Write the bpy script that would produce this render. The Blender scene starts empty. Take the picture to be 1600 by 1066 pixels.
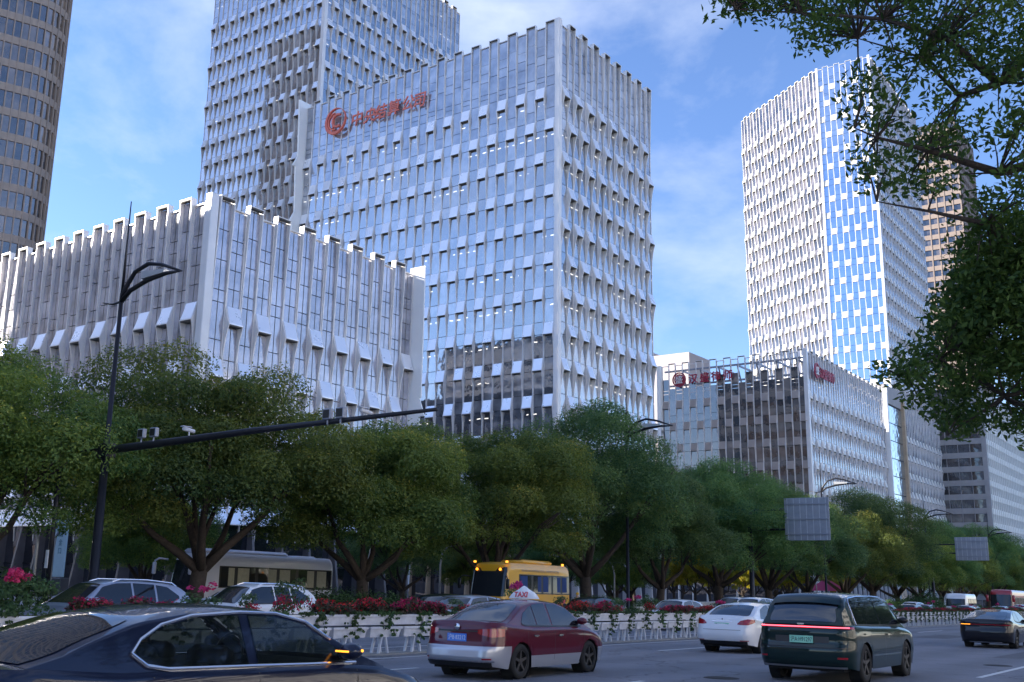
import bpy, math, random, numpy as np
from mathutils import Vector, Matrix
random.seed(7); RNG=np.random.default_rng(7)
S=bpy.context.scene; COL=S.collection
R=math.radians; PI=math.pi
# world axes: X runs along the street (away from camera), Y across it, Z up.
# ---------------------------------------------------------------- camera
CAMZ=1.58; HD,PT,RL=R(35.3),R(12.7),R(.85); FPX=1611.
Fw=np.array([math.cos(HD)*math.cos(PT),math.sin(HD)*math.cos(PT),math.sin(PT)])
R0=np.array([math.sin(HD),-math.cos(HD),0.]); U0=np.cross(R0,Fw)
RT=R0*math.cos(RL)+U0*math.sin(RL); UP=np.cross(RT,Fw)
cam=bpy.data.cameras.new('camera'); co=bpy.data.objects.new('camera',cam); COL.objects.link(co)
co.matrix_world=Matrix(((RT[0],UP[0],-Fw[0],0),(RT[1],UP[1],-Fw[1],0),(RT[2],UP[2],-Fw[2],CAMZ),(0,0,0,1)))
cam.sensor_width=36; cam.lens=FPX/1600*36; cam.clip_start=.1; cam.clip_end=6000
S.camera=co
# ---------------------------------------------------------------- sky and sun
SUN_EL,SUN_AZ=R(20),R(-25)      # azimuth clockwise from +Y
w=bpy.data.worlds.new('World'); S.world=w; w.use_nodes=True
nt=w.node_tree; nt.nodes.clear()
def nn(t,typ,**k):
    n=t.nodes.new(typ)
    for a,b in k.items(): setattr(n,a,b)
    return n
sky=nn(nt,'ShaderNodeTexSky',sky_type='NISHITA'); sky.sun_disc=False; sky.sun_elevation=SUN_EL; sky.sun_rotation=SUN_AZ
sky.air_density=1.0; sky.dust_density=.1; sky.ozone_density=4.5; sky.altitude=10
tc=nn(nt,'ShaderNodeTexCoord'); mp=nn(nt,'ShaderNodeMapping'); mp.inputs['Scale'].default_value=(1,1,1.8); mp.inputs['Rotation'].default_value=(0.2,.1,.6)
n1=nn(nt,'ShaderNodeTexNoise'); n1.inputs['Scale'].default_value=3.0; n1.inputs['Detail'].default_value=9; n1.inputs['Roughness'].default_value=.58; n1.inputs['Distortion'].default_value=.15
cr=nn(nt,'ShaderNodeValToRGB'); cr.color_ramp.elements[0].position=.465; cr.color_ramp.elements[0].color=(0,0,0,1); cr.color_ramp.elements[1].position=.78; cr.color_ramp.elements[1].color=(.85,.85,.85,1)
mx=nn(nt,'ShaderNodeMix',data_type='RGBA'); mx.inputs['B'].default_value=(3.5,3.9,4.7,1)
bg=nn(nt,'ShaderNodeBackground'); bg.inputs['Strength'].default_value=.10; out=nn(nt,'ShaderNodeOutputWorld')
L=nt.links.new
L(tc.outputs['Generated'],mp.inputs['Vector']); L(mp.outputs[0],n1.inputs['Vector']); L(n1.outputs['Fac'],cr.inputs[0])
L(cr.outputs[0],mx.inputs['Factor']); tn=nn(nt,'ShaderNodeMix',data_type='RGBA',blend_type='MULTIPLY'); tn.inputs['Factor'].default_value=1; tn.inputs['B'].default_value=(1.02,.96,1.07,1); L(sky.outputs[0],tn.inputs['A']); L(tn.outputs['Result'],mx.inputs['A']); L(mx.outputs['Result'],bg.inputs['Color']); L(bg.outputs[0],out.inputs[0])
sl=bpy.data.lights.new('sun','SUN'); sl.energy=5.0; sl.angle=R(.5); sl.color=(1,.92,.80)
so=bpy.data.objects.new('sun',sl); COL.objects.link(so)
sd=Vector((math.sin(SUN_AZ)*math.cos(SUN_EL),math.cos(SUN_AZ)*math.cos(SUN_EL),math.sin(SUN_EL)))
so.rotation_euler=sd.to_track_quat('Z','Y').to_euler(); so.location=(0,0,200)
vs=S.view_settings; vs.view_transform='Standard'; vs.look='None'; vs.exposure=1.52; vs.gamma=1; vs.use_curve_mapping=False
# ---------------------------------------------------------------- helpers
def gz(x,y=0): return -.04-.02*min(max(x,-60),420)
def ray(px,py): return Fw+RT*(px-800)/FPX+UP*(533-py)/FPX
def at(px,py,d):                      # point seen at a photo pixel, at horizontal distance d
    v=ray(px,py); k=d/math.hypot(v[0],v[1]); return Vector((v[0]*k,v[1]*k,CAMZ+v[2]*k))
MATS={}
def mat(name,col,rough=.6,metal=0.,var=0.,scale=3.,bump=0.,bscale=40.,spec=.5,coat=0.,emit=None,estr=0.,obj=False):
    m=bpy.data.materials.new(name); m.use_nodes=True; t=m.node_tree; b=t.nodes['Principled BSDF']
    b.inputs['Base Color'].default_value=(*col,1); b.inputs['Roughness'].default_value=rough; b.inputs['Metallic'].default_value=metal
    b.inputs['Specular IOR Level'].default_value=spec; b.inputs['Coat Weight'].default_value=coat; b.inputs['Coat Roughness'].default_value=.03
    l=t.links.new
    if var or bump:
        tcn=nn(t,'ShaderNodeNewGeometry')
    if var:
        no=nn(t,'ShaderNodeTexNoise'); no.inputs['Scale'].default_value=scale; no.inputs['Detail'].default_value=6; no.inputs['Roughness'].default_value=.65
        l(tcn.outputs['Position'],no.inputs['Vector'])
        mr=nn(t,'ShaderNodeMapRange'); mr.inputs['From Min'].default_value=.3; mr.inputs['From Max'].default_value=.7
        mr.inputs['To Min'].default_value=1-var; mr.inputs['To Max'].default_value=1+var; l(no.outputs['Fac'],mr.inputs['Value'])
        hs=nn(t,'ShaderNodeHueSaturation'); hs.inputs['Color'].default_value=(*col,1); l(mr.outputs[0],hs.inputs['Value']); l(hs.outputs[0],b.inputs['Base Color'])
        m2=nn(t,'ShaderNodeMapRange'); m2.inputs['To Min'].default_value=max(rough-.12,0.02); m2.inputs['To Max'].default_value=min(rough+.12,1); l(no.outputs['Fac'],m2.inputs['Value']); l(m2.outputs[0],b.inputs['Roughness'])
    if bump:
        nb=nn(t,'ShaderNodeTexNoise'); nb.inputs['Scale'].default_value=bscale; nb.inputs['Detail'].default_value=4
        l(tcn.outputs['Position'],nb.inputs['Vector']); bp=nn(t,'ShaderNodeBump'); bp.inputs['Strength'].default_value=bump; bp.inputs['Distance'].default_value=.02
        l(nb.outputs['Fac'],bp.inputs['Height']); l(bp.outputs[0],b.inputs['Normal'])
    if emit: b.inputs['Emission Color'].default_value=(*emit,1); b.inputs['Emission Strength'].default_value=estr
    MATS[name]=m; return m
FHG=4.45
def island_rand(t):
    g=nn(t,'ShaderNodeNewGeometry'); oi=nn(t,'ShaderNodeObjectInfo'); a=nn(t,'ShaderNodeMath',operation='ADD'); f=nn(t,'ShaderNodeMath',operation='FRACT')
    t.links.new(g.outputs['Random Per Island'],a.inputs[0]); t.links.new(oi.outputs['Random'],a.inputs[1]); t.links.new(a.outputs[0],f.inputs[0]); return f
def glass(name,refl=(.78,.86,1.),inner=((.03,.035,.05),(.10,.11,.14)),fac=.5,rough=.03,wave=.02,light=0):
    m=bpy.data.materials.new(name); m.use_nodes=True; t=m.node_tree; t.nodes.clear(); l=t.links.new
    o=nn(t,'ShaderNodeOutputMaterial'); mixs=nn(t,'ShaderNodeMixShader'); d=nn(t,'ShaderNodeBsdfDiffuse'); g=nn(t,'ShaderNodeBsdfGlossy')
    r=island_rand(t); rp=nn(t,'ShaderNodeValToRGB'); e=rp.color_ramp.elements
    e[0].color=(*inner[0],1); e[1].color=(*inner[1],1); e[0].position=.2; e[1].position=.95
    l(r.outputs[0],rp.inputs[0]); 
    geo=nn(t,'ShaderNodeNewGeometry')
    # blinds and ceiling lines seen faintly inside
    sx=nn(t,'ShaderNodeSeparateXYZ'); l(geo.outputs['Position'],sx.inputs[0])
    nz=nn(t,'ShaderNodeTexNoise'); nz.inputs['Scale'].default_value=.45; nz.inputs['Detail'].default_value=3; l(geo.outputs['Position'],nz.inputs['Vector'])
    mr=nn(t,'ShaderNodeMapRange'); mr.inputs['From Min'].default_value=.35; mr.inputs['From Max'].default_value=.65; mr.inputs['To Min'].default_value=.55; mr.inputs['To Max'].default_value=1.35; l(nz.outputs[0],mr.inputs['Value'])
    hs=nn(t,'ShaderNodeHueSaturation'); l(rp.outputs[0],hs.inputs['Color']); l(mr.outputs[0],hs.inputs['Value']); l(hs.outputs[0],d.inputs['Color'])
    g.inputs['Color'].default_value=(*refl,1); g.inputs['Roughness'].default_value=rough
    nb=nn(t,'ShaderNodeTexNoise'); nb.inputs['Scale'].default_value=.6; nb.inputs['Detail'].default_value=2; l(geo.outputs['Position'],nb.inputs['Vector'])
    bp=nn(t,'ShaderNodeBump'); bp.inputs['Strength'].default_value=wave*10; bp.inputs['Distance'].default_value=.05; l(nb.outputs['Fac'],bp.inputs['Height']); l(bp.outputs[0],g.inputs['Normal'])
    lw=nn(t,'ShaderNodeLayerWeight'); lw.inputs['Blend'].default_value=.3
    m2=nn(t,'ShaderNodeMapRange'); m2.inputs['To Min'].default_value=fac; m2.inputs['To Max'].default_value=min(fac+.4,1); l(lw.outputs['Facing'],m2.inputs['Value'])
    l(m2.outputs[0],mixs.inputs[0]); l(d.outputs[0],mixs.inputs[1]); l(g.outputs[0],mixs.inputs[2]); l(mixs.outputs[0],o.inputs[0])
    if light:      # ceiling lamps lit inside some rooms
        def mth(op,a,b=None):
            q=nn(t,'ShaderNodeMath',operation=op)
            for i,v in enumerate((a,b)):
                if v is None: continue
                if isinstance(v,(int,float)): q.inputs[i].default_value=v
                else: l(v,q.inputs[i])
            return q.outputs[0]
        zf=mth('FRACT',mth('ADD',mth('DIVIDE',sx.outputs['Z'],FHG),mth('MULTIPLY',nz.outputs[0],.12))); a_=mth('LESS_THAN',mth('ABSOLUTE',mth('SUBTRACT',zf,.62)),.013)
        n3=nn(t,'ShaderNodeTexNoise'); n3.inputs['Scale'].default_value=.22; l(geo.outputs['Position'],n3.inputs['Vector']); b_=mth('GREATER_THAN',n3.outputs[0],.53)
        c_=mth('GREATER_THAN',mth('FRACT',mth('MULTIPLY',mth('ADD',sx.outputs['X'],sx.outputs['Y']),.83)),.52); k_=mth('MULTIPLY',mth('MULTIPLY',a_,b_),c_)
        em=nn(t,'ShaderNodeEmission'); em.inputs[0].default_value=(1,.95,.86,1); l(mth('MULTIPLY',k_,.55),em.inputs[1]); ad=nn(t,'ShaderNodeAddShader'); l(mixs.outputs[0],ad.inputs[0]); l(em.outputs[0],ad.inputs[1]); l(ad.outputs[0],o.inputs[0])
    MATS[name]=m; return m
def leafmat(name,c1,c2,trans=.35,c3=None):
    m=bpy.data.materials.new(name); m.use_nodes=True; t=m.node_tree; t.nodes.clear(); l=t.links.new
    o=nn(t,'ShaderNodeOutputMaterial'); ms=nn(t,'ShaderNodeMixShader'); ms.inputs[0].default_value=trans
    p=nn(t,'ShaderNodeBsdfPrincipled'); p.inputs['Roughness'].default_value=.6; p.inputs['Specular IOR Level'].default_value=.3; tr=nn(t,'ShaderNodeBsdfTranslucent')
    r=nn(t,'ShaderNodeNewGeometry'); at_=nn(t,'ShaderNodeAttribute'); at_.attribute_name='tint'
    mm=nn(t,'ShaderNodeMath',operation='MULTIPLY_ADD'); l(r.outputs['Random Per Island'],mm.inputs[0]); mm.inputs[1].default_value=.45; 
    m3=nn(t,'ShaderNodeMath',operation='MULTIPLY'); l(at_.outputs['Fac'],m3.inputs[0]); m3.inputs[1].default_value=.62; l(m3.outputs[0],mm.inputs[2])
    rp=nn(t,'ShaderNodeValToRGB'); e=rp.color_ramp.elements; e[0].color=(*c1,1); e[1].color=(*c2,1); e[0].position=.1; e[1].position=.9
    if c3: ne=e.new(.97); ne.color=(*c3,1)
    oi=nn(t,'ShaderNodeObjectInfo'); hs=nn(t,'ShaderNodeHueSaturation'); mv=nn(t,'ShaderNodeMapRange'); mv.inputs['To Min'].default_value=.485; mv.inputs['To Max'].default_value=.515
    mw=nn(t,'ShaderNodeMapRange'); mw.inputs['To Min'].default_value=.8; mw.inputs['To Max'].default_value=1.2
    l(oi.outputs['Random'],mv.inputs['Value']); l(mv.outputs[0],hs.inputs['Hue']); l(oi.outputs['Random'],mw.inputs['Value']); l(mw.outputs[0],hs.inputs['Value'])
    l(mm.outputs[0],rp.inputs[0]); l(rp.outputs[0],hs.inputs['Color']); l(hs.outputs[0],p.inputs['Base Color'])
    ht=nn(t,'ShaderNodeHueSaturation'); ht.inputs['Hue'].default_value=.48; ht.inputs['Saturation'].default_value=1.15; ht.inputs['Value'].default_value=1.7; l(hs.outputs[0],ht.inputs['Color']); l(ht.outputs[0],tr.inputs['Color'])
    l(p.outputs[0],ms.inputs[1]); l(tr.outputs[0],ms.inputs[2]); l(ms.outputs[0],o.inputs[0]); MATS[name]=m; return m
class MB:
    def __init__(s): s.v=[]; s.f=[]; s.m=[]
    def add(s,vs,fs,m=0):
        o=len(s.v); s.v+= [tuple(map(float,q)) for q in vs]; s.f+=[tuple(i+o for i in f) for f in fs]; s.m+=[m]*len(fs); return s
    def hexa(s,p,m=0): return s.add(p,[(0,3,2,1),(4,5,6,7),(0,1,5,4),(1,2,6,5),(2,3,7,6),(3,0,4,7)],m)
    def box(s,x0,x1,y0,y1,z0,z1,m=0): return s.hexa([(x0,y0,z0),(x1,y0,z0),(x1,y1,z0),(x0,y1,z0),(x0,y0,z1),(x1,y0,z1),(x1,y1,z1),(x0,y1,z1)],m)
    def bbox(s,x0,x1,y0,y1,z0,z1,b=.02,m=0):     # box with chamfered edges
        xs=(x0,x0+b,x1-b,x1); ys=(y0,y0+b,y1-b,y1)
        def ring(z,i): 
            a,c=(xs[0]+i,xs[3]-i),(ys[0]+i,ys[3]-i)
            return [(a[0]+b,c[0],z),(a[1]-b,c[0],z),(a[1],c[0]+b,z),(a[1],c[1]-b,z),(a[1]-b,c[1],z),(a[0]+b,c[1],z),(a[0],c[1]-b,z),(a[0],c[0]+b,z)]
        v=ring(z0,b*.9)+ring(z0+b,0)+ring(z1-b,0)+ring(z1,b*.9); f=[tuple(range(7,-1,-1)),tuple(range(24,32))]
        for k in range(3):
            for i in range(8): j=(i+1)%8; f.append((k*8+i,k*8+j,k*8+8+j,k*8+8+i))
        return s.add(v,f,m)
    def tube(s,pts,rad,n=8,m=0,cap=True):
        pts=[Vector(p) for p in pts]; rad=rad if hasattr(rad,'__len__') else [rad]*len(pts); vs=[];fs=[]; a=None
        for i,p in enumerate(pts):
            d=(pts[min(i+1,len(pts)-1)]-pts[max(i-1,0)]).normalized()
            if a is None: a=d.orthogonal().normalized()
            a=(a-d*a.dot(d)).normalized(); b=d.cross(a)
            for k in range(n): c,q=math.cos(2*PI*k/n),math.sin(2*PI*k/n); vs.append(p+(a*c+b*q)*rad[i])
        for i in range(len(pts)-1):
            for k in range(n): j=(k+1)%n; fs.append((i*n+k,i*n+j,i*n+n+j,i*n+n+k))
        if cap: fs.append(tuple(range(n-1,-1,-1))); fs.append(tuple(range((len(pts)-1)*n,len(pts)*n)))
        return s.add(vs,fs,m)
    def lathe(s,prof,n=24,axis='z',c=(0,0,0),m=0,closed=False):
        vs=[];fs=[];k=len(prof)
        for i in range(n):
            a=2*PI*i/n; ca,sa=math.cos(a),math.sin(a)
            for r,h in prof:
                if axis=='z': vs.append((c[0]+r*ca,c[1]+r*sa,c[2]+h))
                elif axis=='y': vs.append((c[0]+r*ca,c[1]+h,c[2]+r*sa))
                else: vs.append((c[0]+h,c[1]+r*ca,c[2]+r*sa))
        for i in range(n):
            j=(i+1)%n
            for q in range(k if closed else k-1): q2=(q+1)%k; fs.append((i*k+q,j*k+q,j*k+q2,i*k+q2))
        return s.add(vs,fs,m)
    def grid(s,P,m=0,close=False):
        P=np.asarray(P,float); a,b=P.shape[:2]; fs=[(i*b+j,i*b+j+1,(i+1)*b+j+1,(i+1)*b+j) for i in range(a-1) for j in range(b-1)]
        return s.add(P.reshape(-1,3),fs,m)
    def prism(s,poly,z0,z1,m=0):
        n=len(poly); v=[(x,y,z0) for x,y in poly]+[(x,y,z1) for x,y in poly]
        return s.add(v,[tuple(range(n-1,-1,-1)),tuple(range(n,2*n))]+[(i,(i+1)%n,n+(i+1)%n,n+i) for i in range(n)],m)
    def mesh(s,name,mats,smooth=False):
        me=bpy.data.meshes.new(name); me.from_pydata(s.v,[],s.f)
        for q in (mats if isinstance(mats,(list,tuple)) else [mats]): me.materials.append(MATS[q])
        if any(s.m): me.polygons.foreach_set('material_index',s.m)
        if smooth: me.polygons.foreach_set('use_smooth',[True]*len(s.f))
        me.update(); return me
    def build(s,name,mats,parent=None,smooth=False,**k): return ob(name,s.mesh(name,mats,smooth),parent,**k)
def ob(name,me,parent=None,loc=None,rotz=None,M=None,label=None,kind=None):
    o=bpy.data.objects.new(name,me); COL.objects.link(o)
    if parent: o.parent=parent
    if M is not None: o.matrix_local=M
    if loc is not None: o.location=loc
    if rotz is not None: o.rotation_euler=(0,0,rotz)
    if label: o['label']=label
    if kind: o['kind']=kind
    return o
def thing(name,label,cat,loc=(0,0,0),rotz=0,group=None,roty=0):
    o=ob(name,None,loc=loc); o.rotation_euler=(0,roty,rotz); o['label']=label; o['category']=cat; o.empty_display_size=.2
    if group: o['group']=group
    return o
def tag(o,label,cat,group=None): o['label']=label; o['category']=cat; 
def tag2(o,label,cat,group=None):
    o['label']=label; o['category']=cat
    if group: o['group']=group
    return o
def dup(root,loc,rotz,label,group=None):
    def rec(o,p):
        c=o.copy(); COL.objects.link(c); c.parent=p
        for ch in list(o.children): rec(ch,c)
        return c
    c=rec(root,None); c.location=loc; c.rotation_euler=(root.rotation_euler[0],root.rotation_euler[1],rotz); c['label']=label
    if group: c['group']=group
    return c
def arrs(me,cache={}):
    if me.name in cache: return cache[me.name]
    n=len(me.vertices); v=np.empty(n*3,np.float32); me.vertices.foreach_get('co',v); nl=len(me.loops); l=np.empty(nl,np.int32); me.loops.foreach_get('vertex_index',l)
    np_=len(me.polygons); st=np.empty(np_,np.int32); me.polygons.foreach_get('loop_start',st); mi=np.empty(np_,np.int32); me.polygons.foreach_get('material_index',mi)
    cache[me.name]=(v.reshape(-1,3),l,st,mi,[m.name for m in me.materials]); return cache[me.name]
def join(name,items):
    V=[];Lp=[];St=[];MI=[];vo=lo=0; mats=[]
    for me,M in items:
        v,l,st,mi,mn=arrs(me); A=np.array(M,dtype=np.float32)
        V.append(v@A[:3,:3].T+A[:3,3]); Lp.append(l+vo); St.append(st+lo); vo+=len(v); lo+=len(l)
        for q in mn:
            if q not in mats: mats.append(q)
        MI.append(np.array([mats.index(q) for q in mn],np.int32)[mi])
    V=np.concatenate(V);Lp=np.concatenate(Lp);St=np.concatenate(St);MI=np.concatenate(MI)
    me=bpy.data.meshes.new(name); me.vertices.add(len(V)); me.vertices.foreach_set('co',V.ravel()); me.loops.add(len(Lp)); me.loops.foreach_set('vertex_index',Lp)
    me.polygons.add(len(St)); me.polygons.foreach_set('loop_start',St); me.polygons.foreach_set('material_index',MI)
    for q in mats: me.materials.append(bpy.data.materials[q])
    me.update(calc_edges=True); me.shade_flat(); return me
class Pool:
    def __init__(s): s.d={}
    def add(s,name,me,M): s.d.setdefault(name,[]).append((me,M))
    def flush(s,root,limit=300):
        B=Matrix.LocRotScale(root.location,root.rotation_euler,None)
        for name,it in s.d.items():
            def key(q):
                p=B@q[1].translation; v=Vector((p.x,p.y,p.z-CAMZ)); z=v.dot(Vector(Fw)); 
                px=800+FPX*v.dot(Vector(RT))/max(z,.1); py=533-FPX*v.dot(Vector(UP))/max(z,.1)
                return v.length+(0 if -20<px<1620 and -60<py<900 else 1e4)
            it.sort(key=key)
            for me,M in it[:limit]: ob(name,me,root,M=M)
            if it[limit:]: ob(name,join(name,it[limit:]),root,kind='stuff')
# ---------------------------------------------------------------- materials
mat('asphalt',(.185,.185,.205),.82,var=.16,scale=.9,bump=.5,bscale=55)
mat('paving',(.38,.37,.36),.8,var=.2,scale=1.5,bump=.2)
mat('pink_cloth',(.5,.06,.16),.8); mat('soil',(.06,.045,.03),.95,var=.3,scale=4,bump=.5,bscale=12)
mat('road_paint',(.62,.62,.6),.6,var=.22,scale=9)
mat('kerb_stone',(.3,.3,.29),.8,var=.2,scale=3,bump=.3)
mat('alu',(.78,.75,.74),.4,metal=.15,var=.05,scale=.4)
mat('alu_bright',(.78,.78,.8),.4,metal=.1,var=.05,scale=.5)
mat('fin_side',(.79,.76,.75),.4,metal=.1,var=.06,scale=.5)
mat('sill_panel',(.92,.91,.93),.3,metal=.55,var=.04,scale=.6)
mat('sill_beige',(.40,.34,.31),.5,metal=.1,var=.08,scale=.8)  # same panels as sill_panel, with a beige reflection painted into the colour
mat('sill_cream',(.78,.76,.72),.5,var=.06,scale=.7)
mat('white_clad',(.93,.93,.93),.45,var=.03,scale=.4)
mat('dark_gap',(.035,.035,.04),.7)
mat('soffit_dark',(.09,.085,.08),.6)
mat('slab_tan',(.38,.30,.25),.6,metal=.1,var=.1,scale=.7)
mat('stone_brown',(.30,.24,.21),.8,var=.12,scale=.5)
mat('stone_grey',(.40,.38,.38),.8,var=.1,scale=.5)
mat('render_pink',(.52,.47,.47),.85,var=.08,scale=.3)
mat('lobby_dark',(.05,.05,.06),.3)
mat('lobby_fin',(.16,.14,.14),.45,metal=.3,var=.2,scale=1)
mat('warm_stone',(.45,.33,.22),.6,var=.2,scale=.6)
glass('glass_blue',refl=(.86,.86,.88),inner=((.12,.125,.14),(.36,.36,.38)),fac=.34,light=1)
glass('glass_crown',refl=(.82,.84,.9),inner=((.24,.25,.28),(.38,.39,.42)),fac=.24,rough=.08)
glass('glass_milky',refl=(.84,.84,.92),inner=((.34,.33,.37),(.46,.45,.49)),fac=.24,rough=.15)
glass('glass_tower',refl=(.66,.8,1.),inner=((.04,.06,.1),(.08,.11,.17)),fac=.6)
glass('glass_dark',refl=(.74,.72,.74),inner=((.03,.03,.035),(.15,.13,.125)),fac=.19)
glass('glass_mirror',refl=(.85,.93,1.),inner=((.2,.24,.28),(.3,.34,.38)),fac=.6,rough=.02,wave=.05)
glass('glass_lobby',refl=(.6,.62,.75),inner=((.01,.012,.015),(.035,.035,.04)),fac=.12)
mat('bark',(.06,.045,.036),.95,var=.35,scale=9,bump=.9,bscale=24)
leafmat('leaf_camphor',(.04,.10,.033),(.20,.25,.055),.36,(.42,.38,.08))
leafmat('leaf_dark',(.038,.10,.048),(.15,.23,.07),.35,(.13,.15,.04))
leafmat('leaf_yellow',(.14,.17,.02),(.46,.40,.06),.5)  # sunlit yellow painted into the leaf colour of trees standing in shade
leafmat('leaf_near',(.022,.055,.016),(.09,.15,.035),.35)
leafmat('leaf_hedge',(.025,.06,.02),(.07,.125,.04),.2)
leafmat('leaf_ivy',(.03,.07,.025),(.08,.14,.05),.25)
leafmat('flower_red',(.22,.010,.02),(.55,.025,.05),.25)
leafmat('flower_pink',(.35,.02,.10),(.6,.06,.2),.25)
leafmat('leaf_plum',(.05,.018,.02),(.06,.07,.03),.2)
mat('steel_black',(.02,.02,.027),.42,metal=.3,var=.1,scale=2)
mat('steel_grey',(.3,.32,.38),.45,metal=.4,var=.08,scale=2)
mat('planter_white',(.66,.67,.72),.6,var=.14,scale=5)
mat('rubber',(.014,.014,.015),.85,var=.2,scale=20)
mat('rim_dark',(.09,.085,.085),.4,metal=.7); mat('rim_silver',(.4,.4,.42),.35,metal=.8); mat('chrome',(.75,.75,.78),.18,metal=1.)
mat('trim_black',(.012,.012,.014),.35); mat('under_black',(.01,.01,.01),.9)
def paint(n,c,metal=.0,rough=.32): mat(n,c,rough,metal=metal if max(c)>.1 else 0,coat=.9,spec=.5 if max(c)>.1 else .1)
paint('paint_navy',(.006,.010,.032),.3); paint('paint_maroon',(.09,.008,.022),.2); paint('paint_silver',(.46,.47,.52),.55); paint('paint_white',(.74,.74,.76))
paint('paint_green',(.004,.018,.017),.35); paint('paint_black',(.010,.010,.014),.2); paint('paint_yellow',(.72,.36,.02),0,.4); paint('paint_grey',(.30,.33,.42),.5)
paint('paint_red',(.33,.012,.02)); paint('paint_purple',(.22,.17,.32),.3); paint('paint_bronze',(.22,.19,.15),.4); paint('paint_coach',(.70,.72,.84))
mat('lamp_red',(.32,.006,.012),.12,coat=1.); mat('lamp_on',(.6,.02,.03),.3,emit=(1,.09,.13),estr=1.6); mat('lamp_amber',(.8,.3,.02),.3,emit=(1,.35,.03),estr=.9)
mat('lamp_clear',(.6,.62,.66),.12,metal=.3,coat=1.); mat('plate_blue',(.07,.22,.7),.4); mat('plate_green',(.30,.66,.48),.4); mat('ink_white',(.8,.8,.82),.4); mat('ink_black',(.02,.02,.02),.5)
mat('ink_red',(.62,.05,.08),.4); mat('sign_red',(.72,.17,.12),.45); mat('sign_crimson',(.36,.012,.05),.45); mat('sign_panel',(.33,.35,.40),.5,metal=.4,var=.1,scale=2); mat('sign_rib',(.5,.52,.57),.5,metal=.4)
def carglass(name,base=(.012,.014,.018),ior=1.85,tr=0.):
    m=mat(name,base,.03); b=m.node_tree.nodes['Principled BSDF']; b.inputs['IOR'].default_value=ior
    if tr:
        t=m.node_tree; o=[n for n in t.nodes if n.type=='OUTPUT_MATERIAL'][0]; ms=nn(t,'ShaderNodeMixShader'); ts=nn(t,'ShaderNodeBsdfTransparent'); ts.inputs[0].default_value=(.75,.85,.8,1)
        ms.inputs[0].default_value=tr; t.links.new(b.outputs[0],ms.inputs[1]); t.links.new(ts.outputs[0],ms.inputs[2]); t.links.new(ms.outputs[0],o.inputs[0])
carglass('car_glass',ior=1.65); carglass('rear_glass',ior=2.1); carglass('car_glass_clear',(.008,.010,.012),1.6,.34); carglass('bus_glass',(.02,.024,.03),1.6)
mat('lit_window',(.5,.3,.12),.6,emit=(1,.55,.2),estr=.55); mat('curtain',(.42,.40,.30),.9,var=.15,scale=6); mat('curtain_blue',(.02,.05,.16),.9)
mat('skin',(.45,.27,.2),.6); mat('cloth_dark',(.018,.018,.028),.9); mat('cloth_white',(.62,.62,.66),.9); mat('hair',(.01,.009,.009),.7); mat('cloth_yellow',(.7,.42,.03),.9)
mat('banner_cyan',(.42,.55,.60),.7,var=.05,scale=2); mat('ink_teal',(.05,.16,.2),.6); mat('seat',(.03,.03,.032),.8)
# ---------------------------------------------------------------- ground
def slope_sheet(name,x0,x1,y0,y1,dz,m,n=None,kind='structure',parent=None,ny=1,yfun=None):
    b=MB(); n=n or max(2,int((x1-x0)/20)); xs=np.linspace(x0,x1,n+1); P=np.zeros((n+1,ny+1,3))
    for i,x in enumerate(xs):
        for j in range(ny+1):
            y=y0+(y1-y0)*j/ny+(yfun(x) if yfun else 0); P[i,j]=(x,y,gz(x)+dz)
    b.grid(P[:, ::-1]); o=b.build(name,m,parent); 
    if kind: o['kind']=kind
    return o
def curve(x): return .028*(x-19)             # the median bends slightly
slope_sheet('ground',-1500,3000,-2500,3000,-.05,'soil',n=240)
slope_sheet('road',-80,600,2.6,33.5,0,'asphalt',n=60)
def slab(name,x0,x1,y0,y1,h,m,n=50):
    b=MB(); xs=np.linspace(x0,x1,n+1)
    for a,c in zip(xs[:-1],xs[1:]): 
        b.hexa([(a,y0,gz(a)-.3),(c,y0,gz(c)-.3),(c,y1,gz(c)-.3),(a,y1,gz(a)-.3),(a,y0,gz(a)+h),(c,y0,gz(c)+h),(c,y1,gz(c)+h),(a,y1,gz(a)+h)])
    o=b.build(name,m); o['kind']='structure'; return o
slab('near_pavement',-80,600,-12,2.4,.12,'paving'); slab('kerb',-80,600,2.4,2.6,.13,'kerb_stone'); slab('kerb',-80,600,33.5,33.75,.13,'kerb_stone')
slab('tree_strip',-80,600,33.75,41,.10,'soil'); slab('kerb',-80,600,41,41.25,.12,'kerb_stone')
slope_sheet('side_lane',-80,600,41.25,48,.004,'asphalt',n=60)
slab('plaza',-80,600,48,420,.14,'paving')
# wear: tyre-polished tracks, patches, covers
nt2=MATS['asphalt'].node_tree; b2=nt2.nodes['Principled BSDF']; src=b2.inputs['Base Color'].links[0].from_socket
g2=nn(nt2,'ShaderNodeNewGeometry'); s2=nn(nt2,'ShaderNodeSeparateXYZ'); w2=nn(nt2,'ShaderNodeMath',operation='SINE'); m2=nn(nt2,'ShaderNodeMath',operation='MULTIPLY'); m2.inputs[1].default_value=2*PI/2.35
mr2=nn(nt2,'ShaderNodeMapRange'); mr2.inputs['From Min'].default_value=-1; mr2.inputs['To Min'].default_value=.84; mr2.inputs['To Max'].default_value=1.05
nz2=nn(nt2,'ShaderNodeTexNoise'); nz2.inputs['Scale'].default_value=260; nz2.inputs['Detail'].default_value=2; mr3=nn(nt2,'ShaderNodeMapRange'); mr3.inputs['From Min'].default_value=.3; mr3.inputs['From Max'].default_value=.7; mr3.inputs['To Min'].default_value=.72; mr3.inputs['To Max'].default_value=1.3
mu=nn(nt2,'ShaderNodeMath',operation='MULTIPLY'); hv=nn(nt2,'ShaderNodeHueSaturation')
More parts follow.
